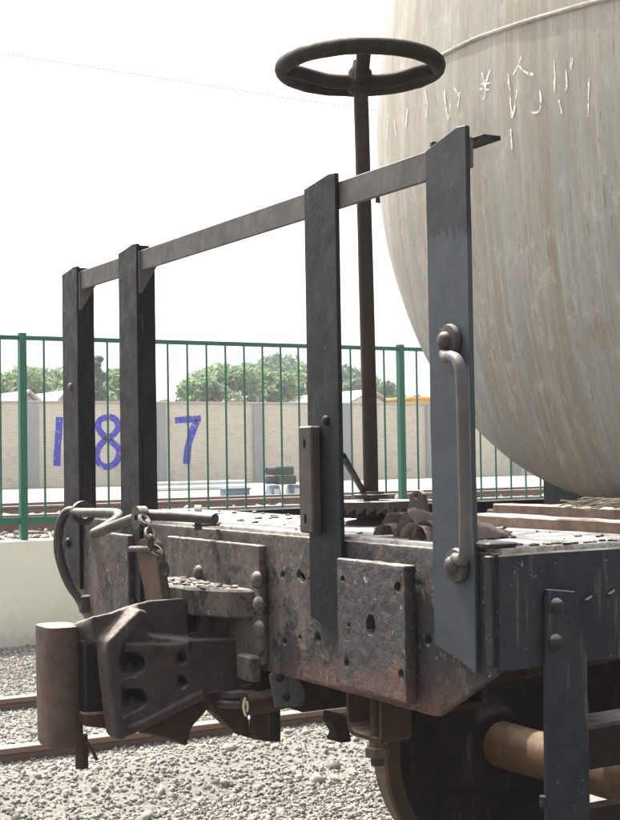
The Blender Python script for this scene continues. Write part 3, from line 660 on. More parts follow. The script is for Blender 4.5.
# platform deck, cross members, sills
deck = box('deck_plate', .0165, .52, -1.29, 1.285, 1.246, 1.262, 'platform', wg, .002, .0015, .06)
box('cross_member', .525, .60, -1.20, -.48, 1.20, 1.292, 'cross', wg, .004, .003, .05)
box('cross_member', .90, .98, -1.10, -.1, 1.18, 1.30, 'cross', wg, .004, .003, .06)
box('cross_member', .72, .76, -1.2, 1.2, 1.05, 1.21, 'rust_dark', wg, .004)
def sill(y, s):
    o = box('side_sill', 0.0, L_, min(y, y + s * .014), max(y, y + s * .014), 1.012, 1.25, 'sill', wg, .003)
    bm = bmesh.new(); bm.from_mesh(o.data)
    bmesh.ops.bisect_plane(bm, geom=bm.verts[:] + bm.edges[:] + bm.faces[:], plane_co=(1.2, 0, 0), plane_no=(1, 0, 0))
    es = [e for e in bm.edges if all(v.co.x < 1.21 for v in e.verts) and e.calc_length() > .06]
    for _ in range(4):
        es = [e for e in bm.edges if all(v.co.x < 1.21 for v in e.verts) and e.calc_length() > .06]
        bmesh.ops.subdivide_edges(bm, edges=es, cuts=1, use_grid_fill=True)
    bmesh.ops.triangulate(bm, faces=[f for f in bm.faces if len(f.verts) > 4])
    for v in bm.verts:
        if v.co.x < 1.19: v.co += noise.noise_vector(v.co * 9) * .003
    bm.to_mesh(o.data); bm.free()
    box('lip', .03, L_ - .05, min(y - s * .001, y - s * .05), max(y - s * .001, y - s * .05), 1.02, 1.034, 'rust_dark', o, .002)
    return o
ns = sill(-1.29, -1); fs = sill(1.29, 1)
# corner cap and short end strip
box('corner_strip', -.012, -.001, -1.287, -1.262, 1.02, 1.248, 'sill', head, .003, .0015, .03)
box('corner_cap', -.012, .06, -1.285, -1.19, 1.2625, 1.274, 'sill', head, .003, .002, .03)
bm = bmesh.new()
for i in range(60):
    c = Vector((random.uniform(.03, .9), -1.285 + random.uniform(0, .03), 1.264)); s = random.uniform(.003, .009)
    for v in bmesh.ops.create_icosphere(bm, subdivisions=1, radius=s)['verts']: v.co = Vector((v.co.x * 2, v.co.y, v.co.z * .6)) + c
for i in range(170):
    c = Vector((random.uniform(.03, .5), random.uniform(-1.25, 1.2), 1.264)); s = .002 + .009 * random.random() ** 3
    for v in bmesh.ops.create_icosphere(bm, subdivisions=1, radius=s)['verts']: v.co = Vector((v.co.x * 1.5, v.co.y, v.co.z * .6)) + c + noise.noise_vector((v.co + c) * 90) * s * .5
tag(from_bm('dirt_crust', bm, 'head', deck), kind='stuff')
# centre sill, bolster, draft pocket
box('centre_sill', .15, L_ - .15, -.20, .20, .745, 1.235, 'rust_dark', wg, .006)
box('bolster', 1.85, 2.5, -1.2, 1.2, .95, 1.22, 'rust_dark', wg, .01)
prism('brace', [(.16, -1.0, .93), (.30, -1.0, .93), (1.4, -.22, .80), (1.25, -.22, .80)], (0, 0, .16), 'rust_dark', wg, .004)
prism('brace', [(.16, 1.0, .93), (.30, 1.0, .93), (1.4, .22, .80), (1.25, .22, .80)], (0, 0, .16), 'rust_dark', wg, .004)
# end-platform posts: L sections
def post(y0, y1, flange_y, zt, zb, mat, top, bot):
    """y0 > y1; top / bot: drop at the far (y0) and near (y1) edge"""
    ym = (y0 + y1) / 2
    f = [(-.003, y0, zb + bot[0]), (-.003, ym, zb + (bot[0] + bot[1]) / 2 + .004), (-.003, y1, zb + bot[1]), (-.003, y1, zt - top[1]), (-.003, y1 + (y0 - y1) * .22, zt - top[1] + .003), (-.003, ym + .03, zt - (top[0] + top[1]) * .6), (-.003, y0, zt - top[0])]
    o = prism('post', f, (-.012, 0, 0), mat, wg, .002, .0009, .05)
    s = 1 if flange_y == y1 else -1
    ya, yb = (y1, y1 + .012) if flange_y == y1 else (y0 - .012, y0)
    prism('flange', [(-.0025, ya + .001, 1.2665), (.05, ya + .001, 1.2665), (.05, ya + .001, zt - .05), (.03, ya + .001, zt - top[1] - .004), (-.0025, ya + .001, zt - top[1] - .004)], (0, .011, 0), mat, o, .002, .001, .06)
    return o
P1 = post(1.245, 1.09, 1.09, 2.145, 1.03, 'post_worn', (.012, .0), (.02, -.03))
P2 = post(.70, .545, .545, 2.150, 1.05, 'post_worn', (.012, .0), (0, -.06))
P3 = post(-.545, -.70, -.545, 2.148, 1.055, 'post', (.014, .0), (.0, -.035))
P4 = post(-1.085, -1.235, -1.085, 2.146, 1.045, 'post_drip', (.022, -.004), (.0, -.045))
# top rail: angle behind the posts, horizontal leg pointing inwards
tr = box('top_rail', -.0025, .008, -1.232, 1.25, 2.062, 2.128, 'rail_bar', wg, .002)
box('inner_leg', .0085, .055, -1.265, 1.25, 2.118, 2.1275, 'post', tr, .001)
for (y, P) in ((1.088, P1), (.543, P2)):
    prism('gusset', [(-.01, y, 2.125), (.075, y, 2.125), (.06, y, 2.09), (.0, y, 1.99), (-.01, y, 1.99)], (0, -.008, 0), 'rail_bar', P, .002)
# signal-lamp bracket on post 3
q = onX(310, 441, -.03); q2 = onX(323.5, 525, -.03)
br = prism('lamp_bracket', [(-.0155, -.548, 1.267), (-.0155, -.612, 1.267), (-.0155, -.612, 1.533), (-.0155, -.548, 1.533)], (-.028, 0, 0), 'lever', P3, .004)
cut(br, [cyl_cutter((-.03, -.578, z), (1, 0, 0), .007, .06, .014) for z in (1.302, 1.488)])
rivet((-.0155, -.64, 1.545), (-1, 0, 0), .013, 'post', P3)
rivet((-.0155, 1.16, 1.72), (-1, 0, 0), .014, 'bar', P1); 
# grab bar on post 4
gb = tube('grab_bar', [(-.03, -1.165, 1.672), (-.045, -1.195, 1.662), (-.062, -1.235, 1.66), (-.072, -1.272, 1.645), (-.075, -1.286, 1.60), (-.075, -1.288, 1.48), (-.073, -1.286, 1.36), (-.072, -1.283, 1.285), (-.065, -1.272, 1.255), (-.045, -1.235, 1.24), (-.03, -1.19, 1.238)], .0125, 'bar', P4, 12, 5)
for z, y in ((1.698, -1.172), (1.222, -1.183)):
    lathe('eye', [(.036, 0), (.038, .005), (.035, .014), (.022, .018), (0, .018)], (-.0155, y, z), (-1, 0, 0), 'lever', gb, 20)
    rivet((-.033, y, z), (-1, 0, 0), .021, 'lever', gb, .6)
# grab bar at the far end of the headstock
gl = tube('grab_bar', [onY(80, 512, .98), onY(67, 512, 1.02), onY(59.5, 527, 1.03), onY(58.7, 552, 1.02), onY(67, 579, 1.0), onY(79, 597, .98), onY(95, 607, .97)], .0165, 'lever', wg, 12, 6)
lathe('eye', [(.02, -.012), (.042, -.012), (.042, .012), (.02, .012)], onY(83, 513, .96), (0, -1, 0), 'lever', gl, 18, ring=True)
box('foot', -.06, -.0035, .955, .985, .93, .99, 'lever', gl, .004)
rivet((-.016, 1.20, 1.16), (-1, 0, 0), .018, 'post_worn', P1)
# step hanger on the side sill
sp_ = [onY(545, 589, -1.306), onY(571, 591, -1.306), onY(583, 655, -1.306), onY(586, 809, -1.306)]
d = sp_[3] - sp_[2]; lo = sp_[3] + d * .9
lox = onY(543.5, 809, -1.306); loL = lox + (lox - onY(542, 660, -1.306)) * .9
stp = prism('step_hanger', [sp_[0], sp_[1], sp_[2], sp_[3], lo, loL, lox, onY(542, 660, -1.306), onY(543, 597, -1.306)], (0, -.014, 0), 'sill', ns, .002, .0018, .04)
for u, v in ((556, 606), (555, 642)): rivet(onY(u, v, -1.321), (0, -1, 0), .017, 'sill', ns, .8)
for z in (.62, .74): box('clip', lox.x - .012, lox.x - .002, -1.32, -1.306, z - .012, z + .012, 'sill', ns, .002)
box('tread', loL.x - .02, lo.x + .35, -1.42, -1.30, lo.z - .03, lo.z - .002, 'sill', ns, .004)
prism('step_hanger', [(sp_[0].x + .42, -1.306, 1.18), (sp_[0].x + .51, -1.306, 1.18), (sp_[0].x + .51, -1.306, lo.z), (sp_[0].x + .42, -1.306, lo.z)], (0, -.014, 0), 'sill', ns, .002)
for u, v in ((583, 600), (606, 594)):
    p = onY(u, v, -1.305); prism('lug', [p, p + Vector((.022, 0, .009)), p + Vector((.009, 0, -.007))], (0, -.008, 0), 'sill', ns, .002)

# ---- tank
XA, TR_, ZC, TD = 1.25, 1.53, 2.80, .36
tk = []
N1 = 26
prof = [(TR_ * math.sin(s), TD * (1 - math.cos(s))) for s in [math.pi / 2 * i / N1 for i in range(N1 + 1)]]
LT = 8.9
prof += [(TR_, TD + LT * i / 8) for i in range(1, 9)] + [(TR_ * math.sin(s), TD + LT + TD * math.cos(s)) for s in [math.pi / 2 * (1 - i / 12) for i in range(1, 13)]]
prof[0] = (0, 0); prof[-1] = (0, LT + 2 * TD)
tank = lathe('tank', prof, (XA, 0, ZC), (1, 0, 0), 'tank', wg, 128)
bm = bmesh.new(); bm.from_mesh(tank.data)
for v in bm.verts: v.co += Vector((noise.noise(v.co * 1.7) * .006 + noise.noise(v.co * 4) * .003, 0, 0))
for f in bm.faces: f.smooth = True
bm.to_mesh(tank.data); bm.free()
box('saddle', 2.0, 2.4, -1.0, 1.0, 1.2195, 1.52, 'sill', wg, .01); box('saddle', L_ - 2.4, L_ - 2.0, -1.0, 1.0, 1.2195, 1.52, 'sill', wg, .01)
def on_dome(u, v):
    d = ray(u, v); o = CAM; Cc = np.array([XA + TD, 0, ZC]); S = np.array([TD, TR_, TR_]); dd = d / S; oo = (o - Cc) / S
    A, B, C0 = dd @ dd, 2 * oo @ dd, oo @ oo - 1; D_ = B * B - 4 * A * C0
    if D_ < 0: return None
    p = Vector(o + d * ((-B - math.sqrt(D_)) / (2 * A))); return p + Vector((noise.noise(p * 1.7) * .006 + noise.noise(p * 4) * .003, 0, 0))
def dome_n(p): return Vector(((p.x - XA - TD) / TD ** 2, p.y / TR_ ** 2, (p.z - ZC) / TR_ ** 2)).normalized()
sp2 = [on_dome(u, v) for u, v in ((431, 61), (439, 57), (460, 46), (480, 37), (520, 23.5), (562, 11), (600, 1), (640, -8))]
tube('weld_seam', [p for p in sp2], .009, 'seam', tank, 8, 4, rough=.0012)
scr = [[(483, 73), (485, 82)], [(491, 70), (487, 82), (484, 90)], [(482, 84), (493, 83)], [(481, 89), (491, 90)], [(487, 82), (486, 96), (484, 99)],
       [(509, 74), (510, 84), (512, 90)], [(522, 57), (519, 66), (514, 75)], [(520, 66), (526, 72), (535, 75)], [(511, 88), (512, 104), (514, 119)], [(518, 90), (516, 108), (514, 117)],
       [(540, 88), (542, 98), (541, 110), (536, 113), (532, 112)], [(555, 60), (556, 92)], [(567, 70), (568, 86), (566, 90)], [(560, 100), (563, 114)], [(573, 58), (572, 70)], [(590, 78), (589, 117)],
       [(426, 90), (428, 104), (427, 118)], [(445, 85), (446, 100), (449, 119)], [(452, 97), (451, 112), (449, 120)], [(455, 88), (460, 96)], [(408, 108), (406, 128)], [(388, 112), (387, 140)], [(394, 118), (397, 136)], [(512, 129), (513, 150)], [(461, 92), (459, 108)]]
for s_ in scr:
    P = smooth_path([on_dome(u, v) for u, v in s_], 5); W_ = [.0065 * (1 + 1.2 * noise.noise(p * 38)) for p in P]
    W_[-1] *= .4; stroke('paint_scrawl', P, W_, dome_n, 'scrawl', tank, .003)
# small fitting peeping past the dome edge
tube('lifting_lug', [onX(381, 185, 1.55), onX(380, 203, 1.55)], .022, 'post', tank, 10)

# ---- hand brake
hb = empty('hand_brake', (.35, -.25, 1.26), parent=wg)
HC = Vector((.35, -.243, 2.565)); RR = .222
rim = [HC + Vector((math.cos(a_) * RR, math.sin(a_) * RR, 0)) for a_ in [2 * math.pi * i / 56 for i in range(56)]]
tube('handwheel', rim, .0235, 'wheel_iron', hb, 12, closed=True, rough=.002)
hub = HC + Vector((0, 0, -.038)); a0 = math.atan2(HC.y - CAM[1], HC.x - CAM[0])
for k in range(4):
    a_ = a0 + math.pi / 2 * k + .06; dv = Vector((math.cos(a_), math.sin(a_), 0))
    tube('spoke', [hub + dv * .015, hub + dv * .09 + Vector((0, 0, .002)), hub + dv * .16 + Vector((0, 0, .022)), HC + dv * (RR - .005)], [.021, .019, .016, .015] if False else .0165, 'wheel_iron', hb, 10, 4, rough=.0015) if False else tube('spoke', smooth_path([hub + dv * .015, hub + dv * .09 + Vector((0, 0, .004)), hub + dv * .16 + Vector((0, 0, .024)), HC + dv * (RR - .005)], 4), .0205, 'wheel_iron', hb, 10, rough=.0015)
lathe('hub', [(.03, -.035), (.036, -.02), (.034, .03), (.022, .045), (.02, .06), (0, .062)], hub, (0, 0, 1), 'wheel_iron', hb, 18)
tube('staff', [(.35, -.263, 1.262), (.35, -.262, 1.60), (.35, -.254, 2.1), (.35, -.245, 2.50)], .0215, 'staff', hb, 14, 4, rough=.0012)
# ratchet: disc with saw teeth
bm = bmesh.new(); ctr = Vector((.35, -.262, 1.318)); nT = 28; ra, rb2 = .132, .112
def rv(r, a_, z): return bm.verts.new(ctr + Vector((math.cos(a_) * r, math.sin(a_) * r, z)))
tin, tout, lout, lin = [], [], [], []
for i in range(nT * 2):
    a_ = math.pi * i / nT; zz = -.006 if i % 2 == 0 else -.024; a2 = a_ - (.10 if i % 2 else 0)
    tin.append(rv(.02, a_, .013)); tout.append(rv(ra, a_, .011)); lout.append(rv(ra, a2, zz)); lin.append(rv(rb2, a2, zz))
cc_ = rv(.0, 0, .013); mid = rv(.0, 0, -.004)
for i in range(nT * 2):
    j = (i + 1) % (nT * 2)
    bm.faces.new([cc_, tin[i], tin[j]]); bm.faces.new([tin[i], tout[i], tout[j], tin[j]]); bm.faces.new([tout[i], lout[i], lout[j], tout[j]]); bm.faces.new([lout[i], lin[i], lin[j], lout[j]]); bm.faces.new([lin[i], mid, lin[j]])
from_bm('ratchet_wheel', bm, 'lever', hb)
lathe('collar', [(.05, 0), (.05, .012), (.036, .014), (.036, .02), (0.02, .021)], (.35, -.262, 1.335), (0, 0, 1), 'lever', hb, 18)
lathe('socket', [(.075, 0), (.07, .01), (.042, .015), (.038, .045)], (.35, -.262, 1.263), (0, 0, 1), 'staff', hb, 18)
tube('stay', [onX(343, 456, .06), onX(363, 491, .33)], .009, 'dark_steel', hb, 8)
# pawl plate with holes
o_ = [onX(u, v, .22) for u, v in ((403, 523), (406, 517), (410, 494), (414, 490), (419, 490), (423, 494), (427, 515), (430, 523))]
pw = prism('pawl_plate', o_, (.012, 0, 0), 'lever', hb, .002)
p = onX(416, 497, .22); p2 = onX(416, 513, .22); c1 = cyl_cutter(p, (1, 0, 0), .012, .08, .010, 3); c2 = cyl_cutter(p2, (1, 0, 0), .013, .08, .007, 4); cut(pw, [c1, c2])

# ---- coupler
cp = empty('coupler', (-.1, 0, .86), parent=wg)
def tr(pts, Y): return [onY(u, v, Y) for u, v in pts]
prism('knuckle_tail', tr([(84, 640), (114, 640), (116, 716), (86, 718)], -.06), (0, .17, 0), 'dark_steel', cp, .006)
prism('lower_lug', tr([(86, 713), (118, 711), (212, 694), (207, 712), (192, 728), (187, 747), (178, 742), (164, 738), (132, 731), (86, 727)], -.07), (0, .17, 0), 'rust', cp, .006, .002, .03)
# knuckle: upright rounded bar
bm = bmesh.new(); R_ = []
kc = onY(64, 625, .0); zt, zb_ = 1.010, .69
for z, s, dx in ((zb_, .95, .006), (zb_ + .012, 1.0, .005), (zb_ + .1, 1.0, .003), (zt - .1, .99, .001), (zt - .008, .985, 0), (zt, .95, 0)):
    ring = []
    for k in range(20):
        a_ = 2 * math.pi * k / 20; c_, s_ = math.cos(a_), math.sin(a_); e = .62
        ring.append(bm.verts.new((kc.x + dx + .052 * s * math.copysign(abs(c_) ** e, c_), .05 + .075 * s * math.copysign(abs(s_) ** e, s_), z)))
    R_.append(ring)
for A, B in zip(R_, R_[1:]):
    for k in range(20): bm.faces.new([A[k], A[(k + 1) % 20], B[(k + 1) % 20], B[k]])
bm.faces.new(R_[0][::-1]); bm.faces.new(R_[-1])
o = from_bm('knuckle', bm, 'knuckle', cp, True); set_angle(o, 40)
tube('pivot_pin', [onY(81.5, 735, .0), onY(82, 768, .0)], .0175, 'rust', cp, 12)
tube('split_pin', [onY(86, 742, -.03), onY(91, 748, -.035), onY(97, 760, -.04)], .005, 'rust', cp, 6)
# head casting: shank, upper lug, guard arm and flange fused into one body with filleted corners
WY = -.15
def bm_prism(bm, poly, d):
    b0 = bmesh.new(); a = [b0.verts.new(p) for p in poly]; d = Vector(d); b = [b0.verts.new(Vector(p) + d) for p in poly]; n = len(a)
    b0.faces.new(a); b0.faces.new(b[::-1])
    for k in range(n): b0.faces.new([a[k], b[k], b[(k + 1) % n], a[(k + 1) % n]])
    bmesh.ops.recalc_face_normals(b0, faces=b0.faces[:]); t_ = bpy.data.meshes.new('tmp'); b0.to_mesh(t_); b0.free(); bm.from_mesh(t_); bpy.data.meshes.remove(t_)
def apply_mods(o):
    bpy.context.view_layer.update(); dg = bpy.context.evaluated_depsgraph_get()
    me = bpy.data.meshes.new_from_object(o.evaluated_get(dg)); old = o.data; o.modifiers.clear(); o.data = me; bpy.data.meshes.remove(old); me.name = o.name
def voxel(o, size, smooth_it):
    md = o.modifiers.new('r', 'REMESH'); md.mode = 'VOXEL'; md.voxel_size = size
    if smooth_it: sm_ = o.modifiers.new('s', 'SMOOTH'); sm_.factor = .5; sm_.iterations = smooth_it
    apply_mods(o)
bm = bmesh.new()
bm_box(bm, -.16, .30, -.085, .085, .785, .945)
bm_prism(bm, tr([(90, 622), (92, 616), (112, 612), (135, 603.5), (150, 600), (183, 597), (188, 601), (190, 648), (113, 650), (94, 641)], -.118), (0, .215, -.05))
bm_prism(bm, tr([(110, 646), (138, 617), (150, 636), (189, 639), (200, 640), (247, 638), (247, 689), (205, 695), (122, 738)], WY), (0, .17, 0))
bm_prism(bm, tr([(140, 609), (149, 612), (147, 619), (124, 644), (123, 652), (125, 700), (129, 731), (125, 741), (116, 740), (109, 690), (105.5, 652), (107, 642)], WY - .035), (0, .07, 0))
for pts in ([(118, 648), (140, 648), (165, 648), (189, 645)], [(122, 733), (140, 726), (170, 711), (203, 694)]): bm_tube(bm, smooth_path(tr(pts, WY + .002), 4), .014, 10)
head_c = from_bm('coupler_head', bm, None, cp)
voxel(head_c, .0055, 0)
def dcut(pts, dl, dr):
    """pocket whose floor falls away from its flange end (dl) to its far end (dr)"""
    us_ = [u for u, v in pts]; u0, u1 = min(us_), max(us_); P = tr(pts, WY - .06); bm = bmesh.new()
    a = [bm.verts.new(p) for p in P]; b = [bm.verts.new(p + Vector((0, .06 + dl + (dr - dl) * ((u - u0) / (u1 - u0)) ** 2.5, 0))) for p, u in zip(P, us_)]; n = len(a)
    bm.faces.new(a)
    for k in range(n): bm.faces.new([a[k], b[k], b[(k + 1) % n], a[(k + 1) % n]])
    c_ = bm.verts.new(sum((v.co for v in b), Vector()) / n)
    for k in range(n): bm.faces.new([b[k], c_, b[(k + 1) % n]])
    bmesh.ops.recalc_face_normals(bm, faces=bm.faces[:]); return from_bm('cutter', bm, None)
def oval(u, v, a_, b_): return [(u + a_ * math.cos(q), v + b_ * math.sin(q)) for q in [2 * math.pi * k / 14 for k in range(14)]]
cut(head_c, [dcut([(124, 655), (136, 655), (146, 655.5), (151, 658), (155, 663), (155.5, 669), (152, 675), (145, 679), (136, 681), (125, 684)], .03, .12), dcut([(125, 694), (136, 692.5), (147, 691.5), (153, 693), (157, 698), (157.5, 705), (154, 710), (146, 714.5), (137, 718), (127, 722)], .03, .12),
             dcut(oval(191.5, 661, 5.5, 7.5), .05, .06), dcut(oval(192.5, 685, 5.5, 7.5), .05, .06)])
voxel(head_c, .0045, 7)
bm = bmesh.new(); bm.from_mesh(head_c.data)
for v in bm.verts: v.co += v.normal * (noise.noise(v.co * 45) * .0011 + noise.noise(v.co * 16) * .0016 + noise.noise(v.co * 110) * .0005)
for f in bm.faces: f.smooth = True
bm.to_mesh(head_c.data); bm.free(); head_c.data.materials.clear(); head_c.data.materials.append(M['coupler'])
# lock lifter
lf = [onX(u, v, -.20) for u, v in ((147, 603), (140, 575), (136, 552), (136.5, 544), (140, 539), (145, 537.5), (150, 539), (154, 543), (156, 552), (158.5, 575), (163, 603))]
lfo = prism('lock_lifter', lf, (.028, 0, 0), 'lifter', cp, .005, 0, .05, 2)
tube('bolt', [onX(130.5, 549, -.213), onX(158, 549, -.213)], .0085, 'lever', cp, 8)
# uncoupling lever and chain
B_ = Vector((-.1, .47, 1.288))
lv = tube('uncoupling_lever', [(-.075, .98, 1.277), (-.09, .83, 1.28), (-.10, .60, 1.286), (-.105, .50, 1.285), (-.14, .44, 1.268), (-.215, .40, 1.238), (-.232, .375, 1.236), (-.228, .33, 1.244), (-.205, .20, 1.275), (-.2, .10, 1.293)], .0155, 'lever', wg, 12, 5)
tube('lever_end', [(-.2, .115, 1.29), (-.2, .07, 1.298), (-.17, .02, 1.298), (-.13, -.06, 1.296), (-.1, -.14, 1.292), (-.09, -.16, 1.29)], .021, 'lever', lv, 12, 4, flat=(1, .75))
lathe('eye', [(.011, -.014), (.034, -.014), (.034, .014), (.011, .014)], onX(140.5, 518, -.215), (-1, 0, 0), 'lever', lv, 18, ring=True)
lathe('bracket_eye', [(.022, -.01), (.036, -.01), (.036, .01), (.022, .01)], (-.06, .01, 1.288), (-1, .5, 0), 'lever', lv, 18, ring=True)
box('bracket', -.07, .005, .0, .03, 1.2625, 1.27, 'lever', lv, .002)
def chain(pts, r=.0055, ln=.030):
    ch = empty('chain', pts[0], parent=wg)
    path = smooth_path(pts, 24); acc = 0; last = path[0]; n = 0
    tot = [last]
    for p in path[1:]:
        acc += (p - last).length; last = p
        if acc > ln * .92: tot.append(p); acc = 0
    for a, b in zip(tot, tot[1:]):
        c = (a + b) / 2; t = (b - a).normalized(); side = t.cross(Vector((1, 0, 0)) if n % 2 else Vector((0, 1, 0))).normalized(); n += 1
        tube('chain_link', [c + t * math.cos(q) * ln * .72 + side * math.sin(q) * ln * .4 for q in [2 * math.pi * j / 14 for j in range(14)]], r, 'lever', ch, 6, closed=True)
chain([onX(143, 517, -.235), onX(148, 527, -.235), onX(151, 540, -.24), onX(150, 548, -.235)]); chain([onX(153, 548, -.225), onX(160, 556, -.215), onX(163, 568, -.205), onX(166, 577, -.20)])
# air-brake pipe end and brackets under the coupler
ab = empty('brake_pipe_end', (-.05, -.2, .8), parent=wg)
tube('pipe', [onY(245, 704, -.22), onY(262, 702, -.22), onY(300, 694, -.22)], .031, 'rust', ab, 14)
tube('frayed_fibre', [onY(246, 697, -.25), onY(244, 706, -.26), onY(245, 716, -.26)], .0035, 'rag', ab, 6, 3, rough=.004)
tube('frayed_fibre', [onY(247, 700, -.255), onY(248, 708, -.262), onY(247, 712, -.262)], .003, 'rag', ab, 6, 3, rough=.004)
for dz in (0, -.028): lathe('flange_disc', [(.058, 0), (.062, .004), (.062, .016), (.05, .02), (0, .02)], onY(238, 695, -.12) + Vector((0, 0, dz)), (0, 0, 1), 'lever', ab, 18)
lathe('nut', [(.022, 0), (.022, .016), (0, .016)], onY(246, 690, -.15), (0, 0, 1), 'rust', ab, 6, False)
prism('clip_plate', [onY(u, v, -.31) for u, v in ((270, 676), (272, 673), (287, 672), (292, 672), (291, 707), (276, 708))], (0, .01, 0), 'bar', ab, .002)
prism('clip_flange', [onY(288, 673, -.31), onY(293, 667, -.31), onY(304, 692, -.31), onY(303, 699, -.31), onY(293, 707, -.31), onY(290, 705, -.31)], (0, -.008, 0), 'bar', ab, .002)
for u, v in ((279.5, 678), (286, 697)): rivet(onY(u, v, -.311), (0, -1, 0), .011, 'dark_steel', ab, .9)
prism('carrier_plate', tr([(205, 690), (246, 690), (250, 735), (262, 742), (238, 735), (214, 712)], -.10), (0, .06, 0), 'rust', cp, .003, .002, .03)
prism('carrier_plate', tr([(255, 700), (274, 702), (274, 742), (262, 741), (254, 736)], -.13), (0, .03, 0), 'rust', cp, .003)
prism('carrier_plate', tr([(273, 707), (281, 707), (281, 742), (273, 742)], -.14), (0, .05, 0), 'post_worn', cp, .003)
box('draft_pocket', .02, .145, -.2, .2, .775, .882, 'rust_dark', wg, .006, .002, .04)
prism('guard_iron', tr([(332, 712), (348, 716), (352, 742), (342, 743), (334, 741), (338, 734), (331, 722)], -.25), (0, .05, 0), 'rust_dark', wg, .004)
# U strap with vertical rod under the headstock
us = empty('brake_strap', (.1, -.72, .8), parent=wg)
UY = (-.642, -.80); zt_ = HB + .002
def urib(off):
    y0, y1 = UY; out = [(y0 + off, zt_)]
    for a_ in (0, .4, .8, 1.2, 1.57): out.append((y0 + off - (1 - math.cos(a_)) * .03, .775 + off * .9 + .03 - math.sin(a_) * .03))
    for a_ in (0, .4, .8, 1.2, 1.57): out.append((y1 - off + .02 - math.sin(a_) * .02, .775 + off * .9 + .02 - math.cos(a_) * .02))
    out.append((y1 - off, zt_)); return out
ou, inn = urib(0.0), urib(-.0) 
inn = [(y, z) for y, z in ou]
ctr_ = (sum(UY) / 2, .84)
inn = [(y + (-.010 if y > ctr_[0] else .010), max(z, .775) + (.010 if z < .83 else 0)) for y, z in ou]
poly = [(.028, y, z) for y, z in ou] + [(.028, y, z) for y, z in inn[::-1]]
prism('strap', poly, (.085, 0, 0), 'rust', us, 0)
tube('rod', [(.05, -.745, .882), (.05, -.745, .715)], .0165, 'rust', us, 10); lathe('nut', [(.03, 0), (.03, .022), (.02, .024), (.02, .04)], (.05, -.745, .735), (0, 0, 1), 'tread', us, 6, False)

# ---- bogie and wheelsets
WR, WZ = .4575, .365
def wheelset(x, parent):
    ws = empty('wheelset', (x, 0, WZ), parent=parent)
    tube('axle', [(x, -.62, WZ), (x, -.5, WZ), (x, 0, WZ), (x, .5, WZ), (x, .62, WZ)], [.086, .084, .082, .084, .086], 'axle', ws, 32)
    k = WR - .4185
    for s in (-1, 1):
        pf = [(.10, -.07), (.125, -.055), (.15, -.03), (.30, -.005), (.36 + k, -.028), (.385 + k, -.03), (.3865 + k, 0), (.3865 + k, .10), (.36 + k, .104), (.34, .06), (.15, .075), (.11, .11), (.085, .112)]
        lathe('wheel', pf, (x, s * .70, WZ), (0, s, 0), 'wheel_disc', ws, 64)
        lathe('tyre', [(r + k, h) for r, h in [(.3875, -.033), (.443, -.033), (.4505, -.022), (.449, -.007), (.428, .004), (.4225, .021), (.4185, .1), (.40, .108), (.3875, .108)]], (x, s * .70, WZ), (0, s, 0), 'tread', ws, 64, ring=True)
    return ws
bg_ = empty('bogie', (2.37, 0, .42), parent=wg)
for x in (1.47, 3.22, L_ - 1.47, L_ - 3.22): wheelset(x, wg)
for xc in (2.345, L_ - 2.345):
    for s in (-1, 1):
        y0 = s * 1.0
        prism('side_frame', [(xc - 1.1, y0 - .05, .56), (xc - .75, y0 - .05, .60), (xc - .45, y0 - .05, .80), (xc + .45, y0 - .05, .80), (xc + .75, y0 - .05, .60), (xc + 1.1, y0 - .05, .56), (xc + 1.1, y0 - .05, .40), (xc + .72, y0 - .05, .40), (xc + .35, y0 - .05, .24), (xc - .35, y0 - .05, .24), (xc - .72, y0 - .05, .40), (xc - 1.1, y0 - .05, .40)], (0, .1, 0), 'rust_dark', bg_, .01)
        for dx in (-.875, .875): lathe('axle_box', [(.10, -.06), (.12, -.05), (.12, .06), (.09, .09), (0, .09)], (xc + dx, y0, WZ), (0, s, 0), 'rust_dark', bg_, 20)
# foot-bracket end just past the step hanger
box('spring_plank', .40, 1.3, -1.02, -.985, .26, .615, 'rust_dark', bg_, .006, .003, .05)
fb = box('brake_beam', .42, .95, -1.02, -.95, .70, .80, 'rust_dark', bg_, .006, .003, .04); box('beam_cap', .41, .70, -1.04, -.93, .8005, .815, 'bar', bg_, .003, .003, .03)

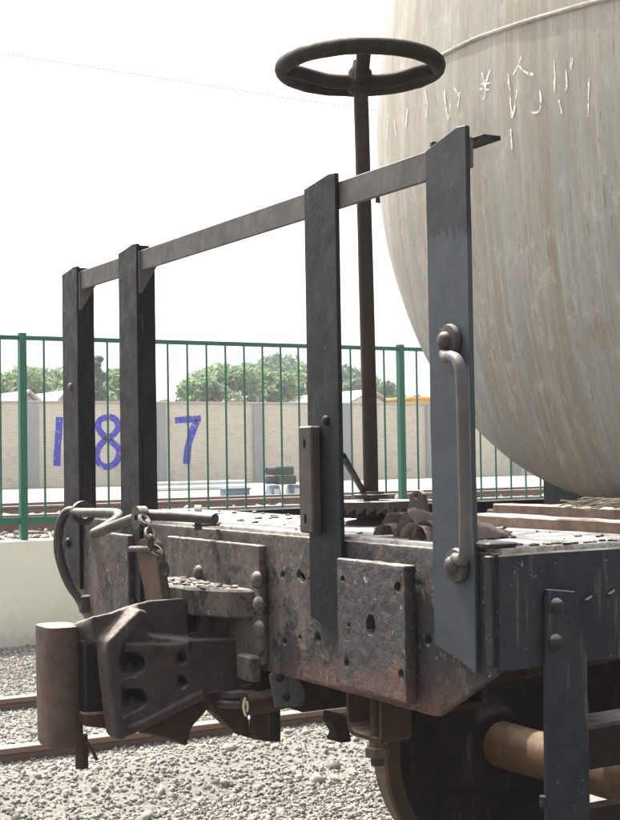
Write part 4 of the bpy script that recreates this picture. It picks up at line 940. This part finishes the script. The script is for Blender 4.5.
# ------------------------------------------------------------------ loose things on the wagon
# crumpled work cloth on the deck edge
bm = bmesh.new()
def fold(y0, y1, x0, x1, h, seed, skew=0.0, flare=0.0, nu=40, nv=26, closed_end=True):
    """an arched fold of cloth: arch across y, running back along x, its front mouth open"""
    rows = []
    for j in range(nv):
        t = j / (nv - 1); row = []
        hh = h * (1 + flare * (1 - t)) * (1 - (.75 * t ** 2 if closed_end else 0))
        for i in range(nu):
            a_ = math.pi * (1 - i / (nu - 1)); yc = (y0 + y1) / 2 + skew * t; hw = abs(y0 - y1) / 2 * (1 - .25 * t)
            p = Vector((x0 + (x1 - x0) * t, yc + math.cos(a_) * hw * -1, 1.266 + hh * math.sin(a_) ** .8))
            nv_ = noise.noise_vector(Vector((p.x * 22, p.y * 22, seed))) * .014 + noise.noise_vector(Vector((p.x * 48, p.y * 48, seed + 3))) * .006
            p += Vector((nv_.x, nv_.y, abs(nv_.z) * math.sin(a_)))
            p.z = max(1.2655, p.z); row.append(bm.verts.new(p))
        rows.append(row)
    for A, B in zip(rows, rows[1:]):
        for i in range(nu - 1): bm.faces.new([A[i], A[i + 1], B[i + 1], B[i]])
fold(-.862, -.955, .04, .22, .055, 1.0, .0, .12); fold(-.775, -.885, .06, .22, .046, 4.0, .02, .1)
fold(-.945, -1.03, .03, .20, .036, 7.0, -.01); fold(-.97, -1.06, .08, .24, .042, 9.0, .02); fold(-.90, -1.02, .025, .12, .03, 12.0, 0); fold(-.76, -.86, .04, .15, .026, 15.0, 0)
fold(-.80, -1.05, .12, .26, .038, 21.0, 0, nu=40)
bmesh.ops.solidify(bm, geom=bm.faces[:], thickness=.004)
cl = from_bm('cloth', bm, 'cloth', None, True); tag(cl, 'crumpled dirty brown work cloth lying on the wagon deck beside the brake staff', 'cloth')
# loop of cloth: a rolled opening facing out
# straw-coloured rope bundle under the tank
rb_ = onZ(592, 503, 1.32); bm = bmesh.new()
for i in range(40):
    x0 = rb_.x - .06 + random.random() * .2; ln = random.uniform(.05, .15); y0 = rb_.y + random.uniform(-.09, .09); z0 = 1.305 + random.random() * .022; ph = random.random() * 6; am = random.uniform(.001, .006)
    P = [Vector((x0 + ln * k / 7, y0 + am * math.sin(k * 1.1 + ph), z0 + .005 * math.sin(k * .5 + ph * 2))) for k in range(8)]
    bm_tube(bm, smooth_path(P, 3), random.choice((.0012, .0016, .0022)), 5)
tag(from_bm('rope_bundle', bm, 'rope', None, True), 'pale frayed rope bundle lying on the underframe below the tank', 'rope')

# ------------------------------------------------------------------ summer haze
hz = box('haze', -2650, 2650, -2650, 3100, -1.3, 19.0, None, None, 0)
hm = bpy.data.materials.new('haze_air'); hm.use_nodes = True; ht = hm.node_tree; ht.nodes.clear()
ho = ht.nodes.new('ShaderNodeOutputMaterial'); hv = ht.nodes.new('ShaderNodeVolumePrincipled'); hv.inputs['Color'].default_value = (.96, .97, 1, 1); hv.inputs['Density'].default_value = .0016; hv.inputs['Anisotropy'].default_value = .0
ht.links.new(hv.outputs[0], ho.inputs['Volume']); hz.data.materials.append(hm)
tag(hz, 'pale summer haze in the air', 'haze', kind='stuff')
